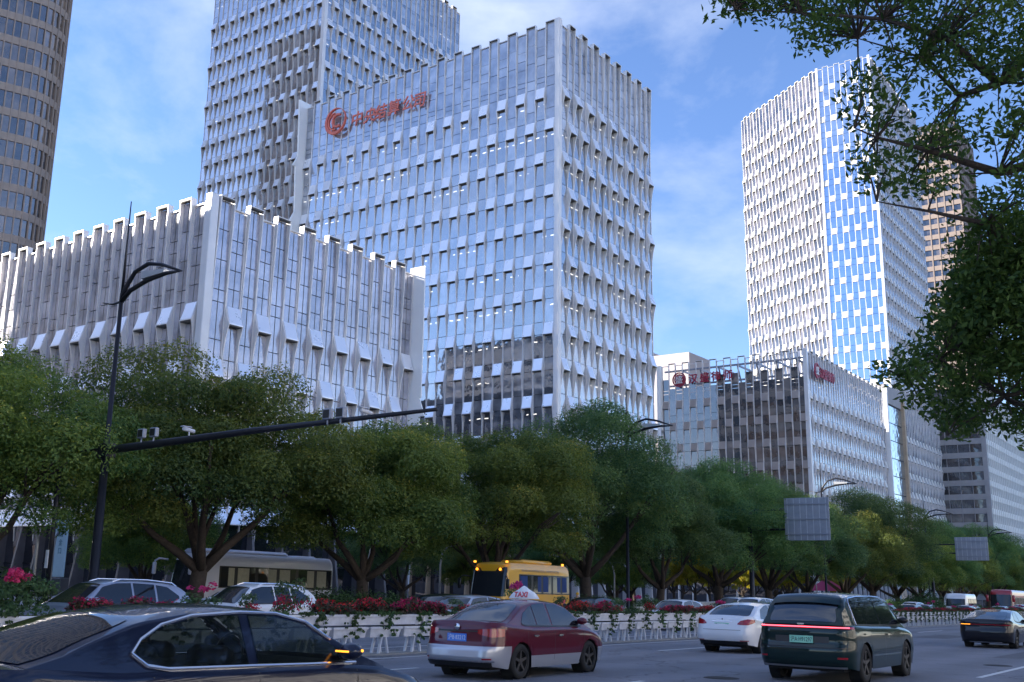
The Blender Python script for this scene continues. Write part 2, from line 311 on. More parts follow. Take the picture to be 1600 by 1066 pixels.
vo=nn(nt2,'ShaderNodeTexVoronoi',feature='DISTANCE_TO_EDGE'); vo.inputs['Scale'].default_value=.16; nw=nn(nt2,'ShaderNodeTexNoise'); nw.inputs['Scale'].default_value=1.5; vm=nn(nt2,'ShaderNodeVectorMath',operation='ADD')
cr2=nn(nt2,'ShaderNodeMapRange'); cr2.inputs['From Max'].default_value=.006; cr2.inputs['To Min'].default_value=.45; mu2=nn(nt2,'ShaderNodeMath',operation='MULTIPLY')
for a_,c_ in ((g2.outputs['Position'],s2.inputs[0]),(s2.outputs['Y'],m2.inputs[0]),(m2.outputs[0],w2.inputs[0]),(w2.outputs[0],mr2.inputs['Value']),(g2.outputs['Position'],nz2.inputs['Vector']),(nz2.outputs[0],mr3.inputs['Value']),(mr2.outputs[0],mu.inputs[0]),(mr3.outputs[0],mu.inputs[1]),(g2.outputs['Position'],nw.inputs['Vector']),(g2.outputs['Position'],vm.inputs[0]),(nw.outputs['Color'],vm.inputs[1]),(vm.outputs[0],vo.inputs['Vector']),(vo.outputs['Distance'],cr2.inputs['Value']),(mu.outputs[0],mu2.inputs[0]),(cr2.outputs[0],mu2.inputs[1]),(src,hv.inputs['Color']),(mu2.outputs[0],hv.inputs['Value']),(hv.outputs[0],b2.inputs['Base Color'])): L2=nt2.links.new(a_,c_)
mat('asphalt_patch',(.11,.11,.12),.85,var=.25,scale=2,bump=.4,bscale=60)
for a,c,y0_,y1_ in ((27.5,30.2,9.95,11.6),(36,47,6.2,7.0),(22.5,24.0,14.9,16.6),(52,58,12,13.6)): slope_sheet('road_patch',a,c,y0_,y1_,.003,'asphalt_patch',n=2)
for i,(x,y,l) in enumerate(((20.6,9.2,'round iron manhole cover between the taxi and the dark green car'),(38.5,11.2,'round iron manhole cover in the lane beyond the white saloon'),(31.5,6.0,'round iron manhole cover right of the dark green car'))):
    t=thing('manhole_cover',l,'manhole cover',(x,y,gz(x)),0,roty=.02); b=MB(); b.lathe([(0,.012),(.30,.012),(.31,.006),(.36,.006),(.37,0)],28); b.build('cover','rubber',t)
# lane dashes
for Yc,xs in ((14.65,[(16.2,17.4),(28.8,34.8),(44.8,50.8),(60.8,66.8),(76,82)]),(9.9,[(17.0,18.5),(33,39),(49,55),(65,71),(81,87)]),(5.35,[(11,16),(25.9,32),(42,48),(58,64),(74,80)])):
    for a,c in xs:
        o=slope_sheet('lane_line',a,c,Yc-.07,Yc+.07,.006,'road_paint',n=3,yfun=(lambda x:0) if Yc<6 else (lambda x:.02*(x-19)))
slope_sheet('edge_line',-60,300,17.0,17.13,.006,'road_paint',n=60,yfun=curve)
slope_sheet('edge_line',-60,300,19.9,20.03,.006,'road_paint',n=60,yfun=curve)
for x in range(-20,200,12):
    slope_sheet('lane_line',x,x+5,23.4,23.53,.006,'road_paint',n=2); slope_sheet('lane_line',x,x+5,27.2,27.33,.006,'road_paint',n=2)
# ---------------------------------------------------------------- facades
BW=1.52; FH=4.45; PH=2*FH
def depth_prof(H,kind,dep):
    lo=[(0,.85),(.4,.6),(.9,.36),(1.6,.17)]
    hi=[(H-3.8,.15),(H-2.3,.26),(H-1.1,.48),(H,.85)] if kind in('mid','tall') else [(H,.25)]
    if kind=='tall': hi=[(H*.3,.17),(H*.6,.32),(H-.3,.56),(H,.60)]
    return [(z,d*dep) for z,d in lo+hi]
MODC={}
def module(H,kind,dep,fm,pm,gm,mull,panes,sp=1.5,sillface='sill_panel'):
    key=(round(H,2),kind,dep,fm,pm,gm,mull,tuple(panes))
    if key in MODC: return MODC[key]
    fr=MB(); pr=depth_prof(H,kind,dep); hw=BW/2
    for s in (-1,1):
        a,b=sorted((s*(hw-.01),s*(hw-.10)))
        for (z0,d0),(z1,d1) in zip(pr[:-1],pr[1:]):
            fr.hexa([(a,-d0,z0),(b,-d0,z0),(b,.1,z0),(a,.1,z0),(a,-d1,z1),(b,-d1,z1),(b,.1,z1),(a,.1,z1)],0)
    if kind in('mid','tall'): fr.box(-hw+.1,hw-.1,(-.80 if kind=='mid' else -.58)*dep,.0,H-.14,H-.02,1)
    if kind=='tall': fr.box(-hw,hw,-.62*dep,.1,H-.02,H+.06,0)
    if kind=='short': fr.box(-hw+.1,hw-.1,-.2,.1,H-.1,H,0)
    if mull: fr.box(-.035,.035,-.06,.05,sp,H-.14,1)
    frame=fr.mesh('window_frame',[fm,'soffit_dark'])
    pn=MB(); q=hw-.11; d0,d1=.82*dep,.22*dep
    pn.hexa([(-q,-d0,0),(q,-d0,0),(q,-d0+.06,-.0),(-q,-d0+.06,-.0),(-q,-d1,sp),(q,-d1,sp),(q,0,sp),(-q,0,sp)],0)
    pn.box(-q-.02,q+.02,-d0-.04,-d0+.1,-.05,.03,0)
    panel=pn.mesh('spandrel_panel',[pm])
    ps=[]; cuts=[sp]+[c for c in panes if sp<c<H-.5]+[H-.16]
    for a,b in zip(cuts[:-1],cuts[1:]):
        g=MB()
        if mull:
            for u0,u1 in ((-q,-.04),(.04,q)): g.box(u0,u1,-.05,.02,a+.035,b-.035)
        else: g.box(-q,q,-.05,.02,a+.035,b-.035)
        ps.append(g.mesh('window_pane',[gm]))
    MODC[key]=(frame,panel,ps); return MODC[key]
def facade(pool,org,ang,n,ztt,zts,lt,ls,zb,dep=1.,fm='alu',pm='sill_panel',gm='glass_blue',gcrown=None,mull=False,first_tall=True,open_crown=0):
    """bays run from org along direction ang; outward is to the right of it"""
    for i in range(n):
        tall=(i%2==0)==first_tall; top=ztt if tall else zts; led=lt if tall else ls
        zs=[led-PH*k for k in range(60) if led-PH*k>zb]; cuts=[top]+zs
        u=(i+.5)*BW; base=Matrix.Translation((org[0]+math.cos(ang)*u,org[1]+math.sin(ang)*u,0))@Matrix.Rotation(ang,4,'Z')
        for k in range(len(cuts)):
            z1=cuts[k]; z0=cuts[k+1] if k+1<len(cuts) else zb
            if z1-z0<1.2: continue
            H=z1-z0; kind='mid' if k>0 else ('tall' if tall else 'short')
            pan=[4.45+.0, 6.0] if k>0 else [c for c in (3.0,6.1,H-7.7,H-5.2,H-2.65) if c>2.2]
            pan=sorted(pan); g=gm if k>0 or not gcrown else gcrown
            fr,pn,ps=module(H,kind,dep,fm,pm,g,mull,pan)
            M=base@Matrix.Translation((0,0,z0)); pool.add('window_frame',fr,M); pool.add('spandrel_panel',pn,M)
            for a,q in enumerate(ps):
                if k==0 and open_crown and a>=len(ps)-open_crown: continue
                pool.add('window_pane',q,M)
def core(t,x0,x1,y0,y1,z,m='dark_gap',ins=.12):
    b=MB(); b.box(x0+ins,x1-ins,y0+ins,y1-ins,-8,z); return b.build('wall_core',m,t)
def band_face(pool,org,ang,n,bw,z0,nf,fh,gm,sm,band=1.1,proud=.2,mullm='alu',mw=.08):
    key=(bw,fh,gm,band)
    g=MB(); g.box(-bw/2+mw,bw/2-mw,-.04,.03,band,fh-.06); ga=g.mesh('window_pane',gm)
    g=MB(); g.box(-bw/2,bw/2,-proud,.05,0,band-.04); sa=g.mesh('spandrel_panel',sm)
    g=MB(); g.box(-mw*.7,mw*.7,-proud-.12,.05,0,fh); ma=g.mesh('mullion',mullm)
    for k in range(nf):
        for i in range(n):
            B=Matrix.Translation((org[0]+math.cos(ang)*(i+.5)*bw,org[1]+math.sin(ang)*(i+.5)*bw,z0+k*fh))@Matrix.Rotation(ang,4,'Z')
            pool.add('window_pane',ga,B); pool.add('spandrel_panel',sa,B); pool.add('mullion',ma,B@Matrix.Translation((bw/2,0,0)))
# --- main block with the red sign
XM,YS=102.1,65.6
t=thing('office_block','tall silver office block with red calligraphy sign and circular emblem under its roofline','building',(XM,YS,0)); TM=t
core(t,0,24.4,0,46.4,68.5)
p=Pool(); facade(p,(0,46.0),-PI/2,30,71.8,71.2,56.7,61.2,7.3,.5,gcrown='glass_crown',first_tall=False)
facade(p,(.45,0),0,16,71.8,71.2,56.7,61.2,7.3,.8,gcrown='glass_crown',first_tall=False,fm='fin_side')
p.flush(t)
b=MB(); b.bbox(-.3,.42,-.3,.42,-3,71.9,.05); b.build('corner_post','alu',t)
b=MB(); zz=[72.1]+[61.2-PH*k for k in range(8)]
for a,c in zip(zz[:-1],zz[1:]):
    b.hexa([(-2.3,46.02,c),(.6,46.02,c),(.6,46.3,c),(-2.3,46.3,c),(-1.35,46.02,c+1.8),(.6,46.02,c+1.8),(.6,46.3,c+1.8),(-1.35,46.3,c+1.8)]); b.hexa([(-1.35,46.02,c+1.8),(.6,46.02,c+1.8),(.6,46.3,c+1.8),(-1.35,46.3,c+1.8),(-1.75,46.02,a),(.6,46.02,a),(.6,46.3,a),(-1.75,46.3,a)])
b.build('end_fin','white_clad',t)
# sign
def text_mesh(s,size,ext,m,name='lettering',shear=0.,bold=0.):
    c=bpy.data.curves.new(name,'FONT'); c.body=s; c.size=size; c.extrude=ext; c.align_x='LEFT'; c.shear=shear; c.offset=bold; c.resolution_u=3
    o=bpy.data.objects.new(name,c); COL.objects.link(o); bpy.context.view_layer.update()
    me=bpy.data.meshes.new_from_object(o.evaluated_get(bpy.context.evaluated_depsgraph_get())); COL.objects.unlink(o); bpy.data.objects.remove(o); bpy.data.curves.remove(c)
    me.materials.clear(); me.materials.append(MATS[m]); return me
def vertical_text(s,size,ext,m,parent,loc,ang,name='lettering',**k):
    me=text_mesh(s,size,ext,m,name,**k); M=Matrix.Translation(loc)@Matrix.Rotation(ang,4,'Z')@Matrix.Rotation(PI/2,4,'X'); return ob(name,me,parent,M=M)
def annulus(b,cx,cy,r0,r1,a0,a1,z0,z1,n=40,m=0,w=lambda t:1.):
    for i in range(n):
        q=[a0+(a1-a0)*(i+e)/n for e in(0,1)]; P=[]
        for z in (z0,z1):
            for a,rr in ((q[0],0),(q[1],0),(q[1],1),(q[0],1)):
                k=w((a-a0)/(a1-a0)); r=r1-(r1-r0)*k if rr==0 else r1; P.append((cx+r*math.cos(a),cy+r*math.sin(a),z))
        b.hexa(P,m)
def emblem_ccdc(parent,loc,ang):
    b=MB(); annulus(b,0,0,2.35,3.0,0,2*PI,0,.35,48,w=lambda t:.65+.5*math.cos(2*PI*t-3.9))
    annulus(b,.55,.1,1.15,1.6,.9,5.3,.02,.33,28); annulus(b,-.1,0,1.75,2.05,1.7,4.7,.02,.33,24)
    b.box(-.75,-.45,-1.5,1.5,.03,.32)
    me=b.mesh('emblem','sign_red'); M=Matrix.Translation(loc)@Matrix.Rotation(ang,4,'Z')@Matrix.Rotation(PI/2,4,'X'); return ob('emblem',me,parent,M=M)
o=emblem_ccdc(t,(-.62,104.6-YS,67.05),-PI/2); o.scale=(.70,.70,1)
for i,(ch,yy,zc) in enumerate((('中',101.7-YS,65.6),('央',99.15-YS,65.5),('结',97.05-YS,65.5),('算',94.5-YS,65.5),('公',91.8-YS,65.5),('司',89.7-YS,65.4))):
    vertical_text(ch,2.4,.07,'sign_red',t,(-.62,yy,zc),-PI/2,'sign_character',shear=.18,bold=.018)
def rear(t,x1,y1,zt):
    p=Pool(); band_face(p,(x1,.3),PI/2,int(y1/3),3.,-2,int(zt/4.45),4.45,'glass_dark','sill_cream',2.0,.25,'alu',.2)
    for nme,it in p.d.items(): ob(nme,join(nme,it),t,kind='stuff')
# --- low block on the left
XL=50.4
t=thing('office_block','low silver block with milky glass and projecting fins, left of the sign block','building',(XL,YS,0))
core(t,0,24.8,0,52,29.2)
p=Pool(); nb=30
facade(p,(0,nb*BW+.6),-PI/2,nb,31.2,30.6,16.4,20.8,5.0,.75,gcrown='glass_milky',gm='glass_milky',mull=True,first_tall=True)
facade(p,(.5,0),0,16,31.2,30.6,16.4,20.8,5.0,.8,gcrown='glass_milky',gm='glass_milky',mull=True,first_tall=True,fm='fin_side')
p.flush(t)
b=MB(); b.bbox(-.32,.45,-.32,.45,2,31.3,.05); b.build('corner_post','alu_bright',t)
b=MB(); b.hexa([(24.86,-2.1,16.2),(25.0,-2.1,16.2),(25.0,.3,16.2),(24.86,.3,16.2),(24.86,-1.4,18),(25.0,-1.4,18),(25.0,.3,18),(24.86,.3,18)]); b.box(24.86,25.0,-1.6,.3,18,31.3); b.hexa([(24.86,-.7,-3),(25,-.7,-3),(25,.3,-3),(24.86,.3,-3),(24.86,-1.5,16.2),(25,-1.5,16.2),(25,.3,16.2),(24.86,.3,16.2)]); b.build('end_fin','white_clad',t)
rear(TM,24.5,46,68); rear(t,24.9,50,28)
# ground-floor halls: dark glass behind leaning fins
g=MB(); g.box(-1.45,1.45,-.06,0,0,3.3); gl=g.mesh('lobby_pane','glass_lobby')
rb=MB(); rb.box(-1.5,1.5,-.12,.0,-.06,.06); rail=rb.mesh('transom','steel_black')
def lobby(t,faces,z0,hh,fm,out=1.5):
    pool=Pool(); f=MB(); f.hexa([(-.12,-out,0),(.12,-out,0),(.12,0,0),(-.12,0,0),(-.12,-.35,hh),(.12,-.35,hh),(.12,0,hh),(-.12,0,hh)]); lf=f.mesh('lobby_fin',fm)
    for (ox,oy,ang,n) in faces:
        for i in range(n+1):
            B=Matrix.Translation((ox+math.cos(ang)*i*3.04,oy+math.sin(ang)*i*3.04,0))@Matrix.Rotation(ang,4,'Z'); pool.add('lobby_fin',lf,B@Matrix.Translation((0,0,z0)))
            if i<n:
                C_=B@Matrix.Translation((1.52,0,0))
                for k in range(int(math.ceil((hh-.2)/3.3))): pool.add('lobby_pane',gl,C_@Matrix.Translation((0,0,z0+k*3.36))); pool.add('transom',rail,C_@Matrix.Translation((0,0,z0+k*3.36+3.33)))
    pool.flush(t)
lobby(t,((0,46.,-PI/2,15),(0,0,0,8)),-1.5,7.2,'lobby_fin')
lobby(TM,((0,46.,-PI/2,15),),-2.4,10,'warm_stone',.9); lobby(TM,((.3,0,0,8),),-2.4,10,'fin_side',1.2)  # sign-face fins: orange sunlight painted in through the warm fin colour
b=MB()
for i in (2,3,5,6,8,11): b.box(-.04,-.015,46-i*3.04-2.2,46-i*3.04-.5,-1.2,5.5)
b.build('lit_hall_window','lit_window',TM)  # emissive panes added for the warm glow of sunlit columns
# --- tower behind, left
def simple_tower(label,x0,y0,nx,ny,zt,lt,zb,dep,**k):
    t=thing('office_tower',label,'building',(x0,y0,0)); core(t,0,nx*BW+.6,0,ny*BW+.6,zt-2)
    p=Pool(); facade(p,(0,ny*BW+.3),-PI/2,ny,zt,zt-.6,lt,lt+FH,zb,dep,first_tall=False,**k); facade(p,(.4,0),0,nx,zt,zt-.6,lt,lt+FH,zb,dep,first_tall=False,**dict(k,fm='fin_side')); p.flush(t)
    b=MB(); b.box(-.45,.35,-.45,.35,zb,zt); b.build('corner_post','alu',t); rear(t,nx*BW+.6,ny*BW,zt-3); return t
simple_tower('tall narrow-finned silver tower rising behind the sign block, cut by the top of the photo',125.7,134.4,27,22,127,108.7,30,.75)
# --- low block on the right with crimson sign
XC=189.8
t=thing('office_block','low office block with beige spandrels, open roof frame and crimson emblem sign','building',(XC,YS,0))
core(t,0,50,0,30.5,35.5)
p=Pool(); facade(p,(0,30.4),-PI/2,20,44.3,43.9,30.9-.4,35.0,3.6,.42,pm='sill_beige',gm='glass_dark',gcrown='glass_dark',first_tall=False,open_crown=2)
facade(p,(.5,0),0,33,44.3,43.9,30.5,34.9,3.6,.55,fm='fin_side',pm='sill_cream',gm='glass_crown',gcrown='glass_crown',first_tall=False); p.flush(t)
b=MB(); b.bbox(-.35,.45,-.35,.45,-4,44.4,.05); b.build('corner_post','alu_bright',t)
b=MB(); b.box(-.8,.3,30.45,31.3,30,44.0); b.hexa([(-1.2,30.45,29),(.3,30.45,29),(.3,31.3,29),(-1.2,31.3,29),(-.8,30.45,30.5),(.3,30.45,30.5),(.3,31.3,30.5),(-.8,31.3,30.5)]); b.box(-.7,.3,30.45,31.3,-4,29); b.build('end_fin','white_clad',t)
lobby(t,((0,30.4,-PI/2,10),(.3,0,0,16)),-4.4,8.2,'fin_side',.8)
for z in (36.2,39.5,42.6):
    b=MB(); b.box(.2,.5,.5,30,z,z+.35); b.build('roof_beam','steel_grey',t)
for y in range(2,30,4):
    b=MB(); b.tube([(.4,y,42.6),(4.2,y,35.6)],.16,6); b.build('roof_strut','steel_grey',t); b=MB(); b.box(.4,8,y-.12,y+.12,42.5,42.85); b.build('roof_beam','steel_grey',t)
b=MB(); annulus(b,0,0,1.75,2.1,0,2*PI,0,.3,36); b.prism([(1.6*math.cos(i*PI/12),1.6*math.sin(i*PI/12)) for i in range(24)],0,.12,0)
me=b.mesh('emblem','sign_crimson'); me.transform(Matrix.Scale(.72,4))
for loc,ang in (((-.7,91.8-YS,40.7),-PI/2),((2.6,-1.15,40.4),0)):
    M=Matrix.Translation(loc)@Matrix.Rotation(ang,4,'Z')@Matrix.Rotation(PI/2,4,'X'); ob('emblem',me,t,M=M)
    off=(Vector((-.2,0,0)) if ang else Vector((0,-.2,0))); L_=Vector(loc)+off; side=Vector((0,.87,0)) if ang else Vector((-.87,0,0))
    vertical_text('盛',1.75,.08,'ink_white',t,L_+side+Vector((0,0,-.66)),ang,'emblem_character')
    for i,ch in enumerate('汉盛律师'):
        st=2.0+i*(2.5 if ang else 2.1); pos=Vector(loc)+(Vector((0,-st,0)) if ang else Vector((st,0,0)))+Vector((0,0,-.8))
        vertical_text(ch,2.1 if ang else 2.2,.12,'sign_crimson',t,pos,ang,'sign_character',bold=.03)
# glass link and further block along the street
t=thing('glass_link','mirror glass link with a grey parapet between two finned blocks','building',(241.6,YS,0))
b=MB(); b.box(0,13.5,-.2,20,-8,41.4); b.build('wall_core','dark_gap',t); b=MB(); b.box(-.3,13.6,-.4,20,41.4,45.6); b.build('parapet','stone_grey',t)
p=Pool(); g=MB(); g.box(.05,1.45,-.3,-.23,.05,3.95); gm_=g.mesh('window_pane','glass_mirror')
for i in range(9):
    for k in range(11): p.add('window_pane',gm_,Matrix.Translation((i*1.5,0,k*4.1-4)))
p.flush(t)
b=MB(); b.hexa([(-.7,-1.2,-5),(-.3,-1.2,-5),(-.3,.4,-5),(-.7,.4,-5),(-.7,-1.0,44.6),(-.3,-1.0,44.6),(-.3,.4,44.6),(-.7,.4,44.6)]); b.build('end_fin','white_clad',t)
t=thing('office_block','long finned silver block farthest along the street, right of the glass link','building',(255.4,YS-.1,0))
core(t,0,43.5,0,14,41.5); p=Pool(); facade(p,(.3,0),0,28,43.5,43.2,29.5,34.,-5,.55,fm='fin_side',pm='sill_cream',gm='glass_crown',first_tall=False); p.flush(t)
b=MB(); b.box(-.8,.3,-.9,.4,-5,43.5); b.build('corner_post','warm_stone',t)
# --- tower at the right
t=thing('office_tower','tall white gridded tower with a blue glass face behind the crimson-sign block','building',(253.0,80.6,0))
ex,ey=0.,0.
E1=Matrix.Translation((0,0,0)); TOP=134.5
b=MB(); n9=9*BW; la=R(57); ln=23*BW
poly=[(0.15,-n9+.15),(47,-n9+.15),(47,34),(0.15+math.cos(la)*ln,math.sin(la)*ln-.1),(0.25,0)]
b.prism(poly,-8,TOP-3); b.build('wall_core','dark_gap',t)
p=Pool(); facade(p,(0,0),-PI/2,9,TOP,TOP-.5,TOP-11.2,TOP-11.2+FH,20,.12,pm='sill_cream',gm='glass_tower',fm='alu_bright',first_tall=False)
facade(p,(math.cos(la)*ln,math.sin(la)*ln),la-PI,23,TOP,TOP-.5,TOP-15.5,TOP-15.5+FH,20,.5,pm='sill_cream',gm='glass_dark',fm='sill_cream',first_tall=False)
facade(p,(.3,-n9),0,30,TOP,TOP-.5,TOP-11.2,TOP-11.2+FH,20,.5,pm='sill_cream',gm='glass_crown',fm='fin_side',first_tall=False); p.flush(t)
b=MB(); b.box(-.3,.3,-.3,.3,20,TOP); b.box(-.3,.35,-n9-.3,-n9+.3,20,TOP); b.build('corner_post','alu_bright',t)
# --- curved tower at the left edge
t=thing('office_tower','bronze banded glass tower with rounded corner at the left edge','building',(90.,161.5,0))
glass('glass_bronze',refl=(.74,.68,.66),inner=((.04,.035,.03),(.24,.18,.13)),fac=.22,rough=.03,wave=.06)
p=Pool(); a=R(-18.7); pts=[]; x,y=-.947*30,.32*30
fa=a; seg=[]; cx,cy=x,y
for i in range(25): seg.append((cx,cy,fa)); cx+=math.cos(fa)*1.2; cy+=math.sin(fa)*1.2
for i in range(10): seg.append((cx,cy,fa)); cx+=math.cos(fa)*1.2; cy+=math.sin(fa)*1.2; fa+=R(11)
dx,dy=-seg[33][0],-seg[33][1]
for (sx,sy,sa_) in seg: band_face(p,(sx+dx,sy+dy),sa_,1,1.2,10,29,4.25,'glass_bronze','slab_tan',1.35,.22,'slab_tan',.13)
p.flush(t)
b=MB(); b.prism([(sx+dx-math.sin(sa_)*.3,sy+dy+math.cos(sa_)*.3) for sx,sy,sa_ in seg]+[(seg[-1][0]+dx,30),(seg[0][0]+dx+8,40)],0,133); b.build('wall_core','slab_tan',t)
# --- hotel slab far right
t=thing('hotel','pale banded hotel slab with long window strips at the right end of the street','building',(293.,54.5,0))
b=MB(); b.box(.3,90,.3,13,-8,52); b.build('wall_core','dark_gap',t)
p=Pool(); band_face(p,(0,12.6),-PI/2,4,3.0,-7,16,3.65,'glass_dark','stone_grey',1.5,.35,'stone_grey',.06); band_face(p,(.5,0),0,34,2.6,-7,16,3.65,'glass_mirror','sill_cream',1.5,.3,'sill_cream',.35); p.flush(t)
b=MB(); b.box(-.5,.6,-.5,.6,-8,52); b.build('corner_post','stone_grey',t)
t=thing('office_tower','brown stone tower with banded windows half hidden behind the near tree','building',(410.,77.,0))
b=MB(); b.box(.3,30,.3,36,-8,180); b.build('wall_core','dark_gap',t)
p=Pool(); band_face(p,(0,36),-PI/2,12,3.0,0,42,4.25,'glass_dark','stone_brown',1.9,.5,'stone_brown',.3); band_face(p,(0.3,0),0,10,3.0,0,42,4.25,'glass_dark','stone_brown',1.9,.5,'stone_brown',.3); p.flush(t)
t=thing('apartment_building','plain pale concrete building peeping between the two sign blocks','building',(300.,150.,0))
b=MB(); b.box(0,16,-8,26,-8,72.5); b.box(0,16,10,26.2,72.5,76); b.build('wall','render_pink',t)
b=MB(); b.box(-.05,.05,16,19,66,71); b.build('window','glass_dark',t)
# --- blocks on the camera's side of the street (seen in reflections); last two are unseen, added for shade
for i,(x0,y0,wx,wy,h,ms) in enumerate(((10,-118,56,30,44,'sill_cream'),(80,-128,44,34,72,'sill_cream'),(138,-110,60,26,52,'sill_cream'),(-64,-110,60,34,46,'sill_cream'),(-120,50,30,46,40,'slab_tan'),(-34,72,60,74,51,'sill_cream'),(77,235,21,40,168,'sill_cream'))):
    t=thing('office_block',('cream banded block across the street behind the camera','tall cream banded tower across the street','long cream banded block across the street','cream banded block behind the camera','low tan block up the street behind the camera','low banded block beside the pavement left of the frame','tall tan tower far behind the bronze tower, left of the frame')[i],'building',(x0,y0,0))
    b=MB(); b.box(.3,wx-.3,.3,wy-.3,-8,h); b.build('wall_core','dark_gap',t); p=Pool()
    nf=int(h/4.2); band_face(p,(wx,wy),PI,int(wx/3),3.,0,nf,4.2,'glass_dark',ms,2.4,.3,ms,.3); band_face(p,(wx,0),PI/2,int(wy/3),3.,0,nf,4.2,'glass_dark',ms,3.0,.3,ms,.3); band_face(p,(0,wy),-PI/2,int(wy/3),3.,0,nf,4.2,'glass_dark',ms,1.8,.3,ms,.3)
    for nme,it in p.d.items(): ob(nme,join(nme,it),t,kind='stuff')

# ---------------------------------------------------------------- vegetation
def leaves(P,Nn,size,aspect,m,name,tint,fold=False):
    """many leaf faces as one mesh: P centres, Nn normals"""
    n=len(P); Nn=Nn/np.linalg.norm(Nn,axis=1,keepdims=True); r=RNG.normal(size=(n,3)); a=np.cross(Nn,r); a/=np.linalg.norm(a,axis=1,keepdims=True); b=np.cross(Nn,a)
    s=size*(.7+.6*RNG.random((n,1))); A=a*s; B=b*s*aspect
    if fold: V=np.stack([P-A,P-A*.1-B+Nn*s*.12,P+A,P-A*.1+B+Nn*s*.12],1)
    else: V=np.stack([P-A,P-B,P+A,P+B],1)
    me=bpy.data.meshes.new(name); me.vertices.add(4*n); me.vertices.foreach_set('co',V.astype(np.float32).ravel())
    me.loops.add(4*n); me.loops.foreach_set('vertex_index',np.arange(4*n,dtype=np.int32)); me.polygons.add(n); me.polygons.foreach_set('loop_start',np.arange(0,4*n,4,dtype=np.int32))
    at_=me.attributes.new('tint','FLOAT','FACE'); at_.data.foreach_set('value',np.asarray(tint,np.float32)); me.materials.append(MATS[m]); me.update(calc_edges=True); return me
def clump_leaves(cl,per,size,aspect,m,name,up=.5,shell=.45,fold=False,flat=.8,tz=.16):
    P=[];Nn=[];T=[]
    for c,r,tn in cl:
        n=int(per*r*r) if per>0 else -per
        d=RNG.normal(size=(n,3)); d/=np.linalg.norm(d,axis=1,keepdims=True); d[:,2]=np.where(d[:,2]<-.35,-d[:,2],d[:,2])
        rad=r*(1-shell*RNG.random((n,1))**1.6)*(1+.16*np.sin(d[:,:1]*7+c[0])*np.cos(d[:,1:2]*6+c[1])); q=d*rad; q[:,2]*=flat
        P.append(np.array(c)+q+RNG.normal(size=(n,3))*.06*r); Nn.append(d+RNG.normal(size=(n,3))*.55+np.array([0,0,up])); T.append(np.clip(tn+RNG.normal(size=n)*.07+tz*d[:,2],0,1))  # tint rises toward clump tops: light from above painted into the colour
    return leaves(np.concatenate(P),np.concatenate(Nn),size,aspect,m,name,np.concatenate(T),fold)
def crown_tree(seed,h,rx,trunk_h,m,per=260,size=.15):
    """clumps in a broad dome carried by forked limbs; returns trunk, crown meshes"""
    rd=random.Random(seed); zc=trunk_h+(h-trunk_h)*.50; rz=(h-trunk_h)*.52; cl=[]; limbs=[]
    nl=rd.choice([6,7,8])
    for i in range(nl):
        a=2*PI*i/nl+rd.uniform(-.3,.3); e=rd.uniform(.55,.85) if i%3 else rd.uniform(.1,.3)
        tip=Vector((math.cos(a)*rx*e,math.sin(a)*rx*e,zc+rz*rd.uniform(-.25,.35))); limbs.append(tip)
    for k in range(1400):
        if len(cl)>=125: break
        a=rd.uniform(0,2*PI); u=rd.random()**.45; ph=math.asin(rd.uniform(-.72,1))
        p=(math.cos(a)*math.cos(ph)*rx*u,math.sin(a)*math.cos(ph)*rx*u,zc+math.sin(ph)*rz*u)
        r=rd.uniform(.75,1.35)*rx/5
        if all((p[0]-c[0])**2+(p[1]-c[1])**2+(p[2]-c[2])**2>(.52*rx/5)**2 for c,_,_ in cl): cl.append((p,r*(.75+.5*rd.random()),rd.uniform(0.,.75)))
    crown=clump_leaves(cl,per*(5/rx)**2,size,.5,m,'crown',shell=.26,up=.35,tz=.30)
    b=MB(); tr=rx*.052+.05; lean=rd.uniform(-.25,.25)
    b.tube([(0,0,-.4),(0,0,.15),(lean*.3,0,trunk_h*.5),(lean,.05,trunk_h)],[tr*1.5,tr*1.12,tr*.95,tr*.85],10)
    for tip in limbs:
        s0=Vector((lean,.05,trunk_h-.35)); m1=s0.lerp(tip,.4)+Vector((rd.uniform(-.3,.3),rd.uniform(-.3,.3),rd.uniform(-.5,.1))); m2=s0.lerp(tip,.72)+Vector((rd.uniform(-.3,.3),rd.uniform(-.3,.3),.15))
        b.tube([s0,s0.lerp(m1,.5)+Vector((rd.uniform(-.12,.12),0,rd.uniform(-.1,.15))),m1,m2,tip],[tr*.62,tr*.5,tr*.36,tr*.22,tr*.07],7)
        for q in range(4):
            e=min(cl,key=lambda c:(Vector(c[0])-tip).length+rd.uniform(0,2.2))[0]; st=m1.lerp(m2,rd.random()); mid=st.lerp(Vector(e),.5)+Vector((rd.uniform(-.3,.3),rd.uniform(-.3,.3),rd.uniform(-.1,.3)))
            b.tube([st,mid,Vector(e)],[tr*.2,tr*.13,tr*.03],5)
    return b.mesh('trunk','bark',True),crown
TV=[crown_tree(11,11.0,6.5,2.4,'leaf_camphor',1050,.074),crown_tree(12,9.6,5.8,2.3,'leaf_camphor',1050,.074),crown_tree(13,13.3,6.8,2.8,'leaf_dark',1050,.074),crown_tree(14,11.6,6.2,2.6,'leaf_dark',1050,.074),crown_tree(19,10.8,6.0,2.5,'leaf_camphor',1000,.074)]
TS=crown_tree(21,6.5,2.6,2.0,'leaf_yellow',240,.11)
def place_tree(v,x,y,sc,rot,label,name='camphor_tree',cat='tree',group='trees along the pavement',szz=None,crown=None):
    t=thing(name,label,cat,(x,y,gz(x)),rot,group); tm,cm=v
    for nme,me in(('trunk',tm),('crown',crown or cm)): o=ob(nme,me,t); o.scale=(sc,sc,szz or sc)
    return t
place_tree(TV[0],20.6,39.2,.92,.4,'broad olive-green camphor tree at the left edge behind the mast arm')
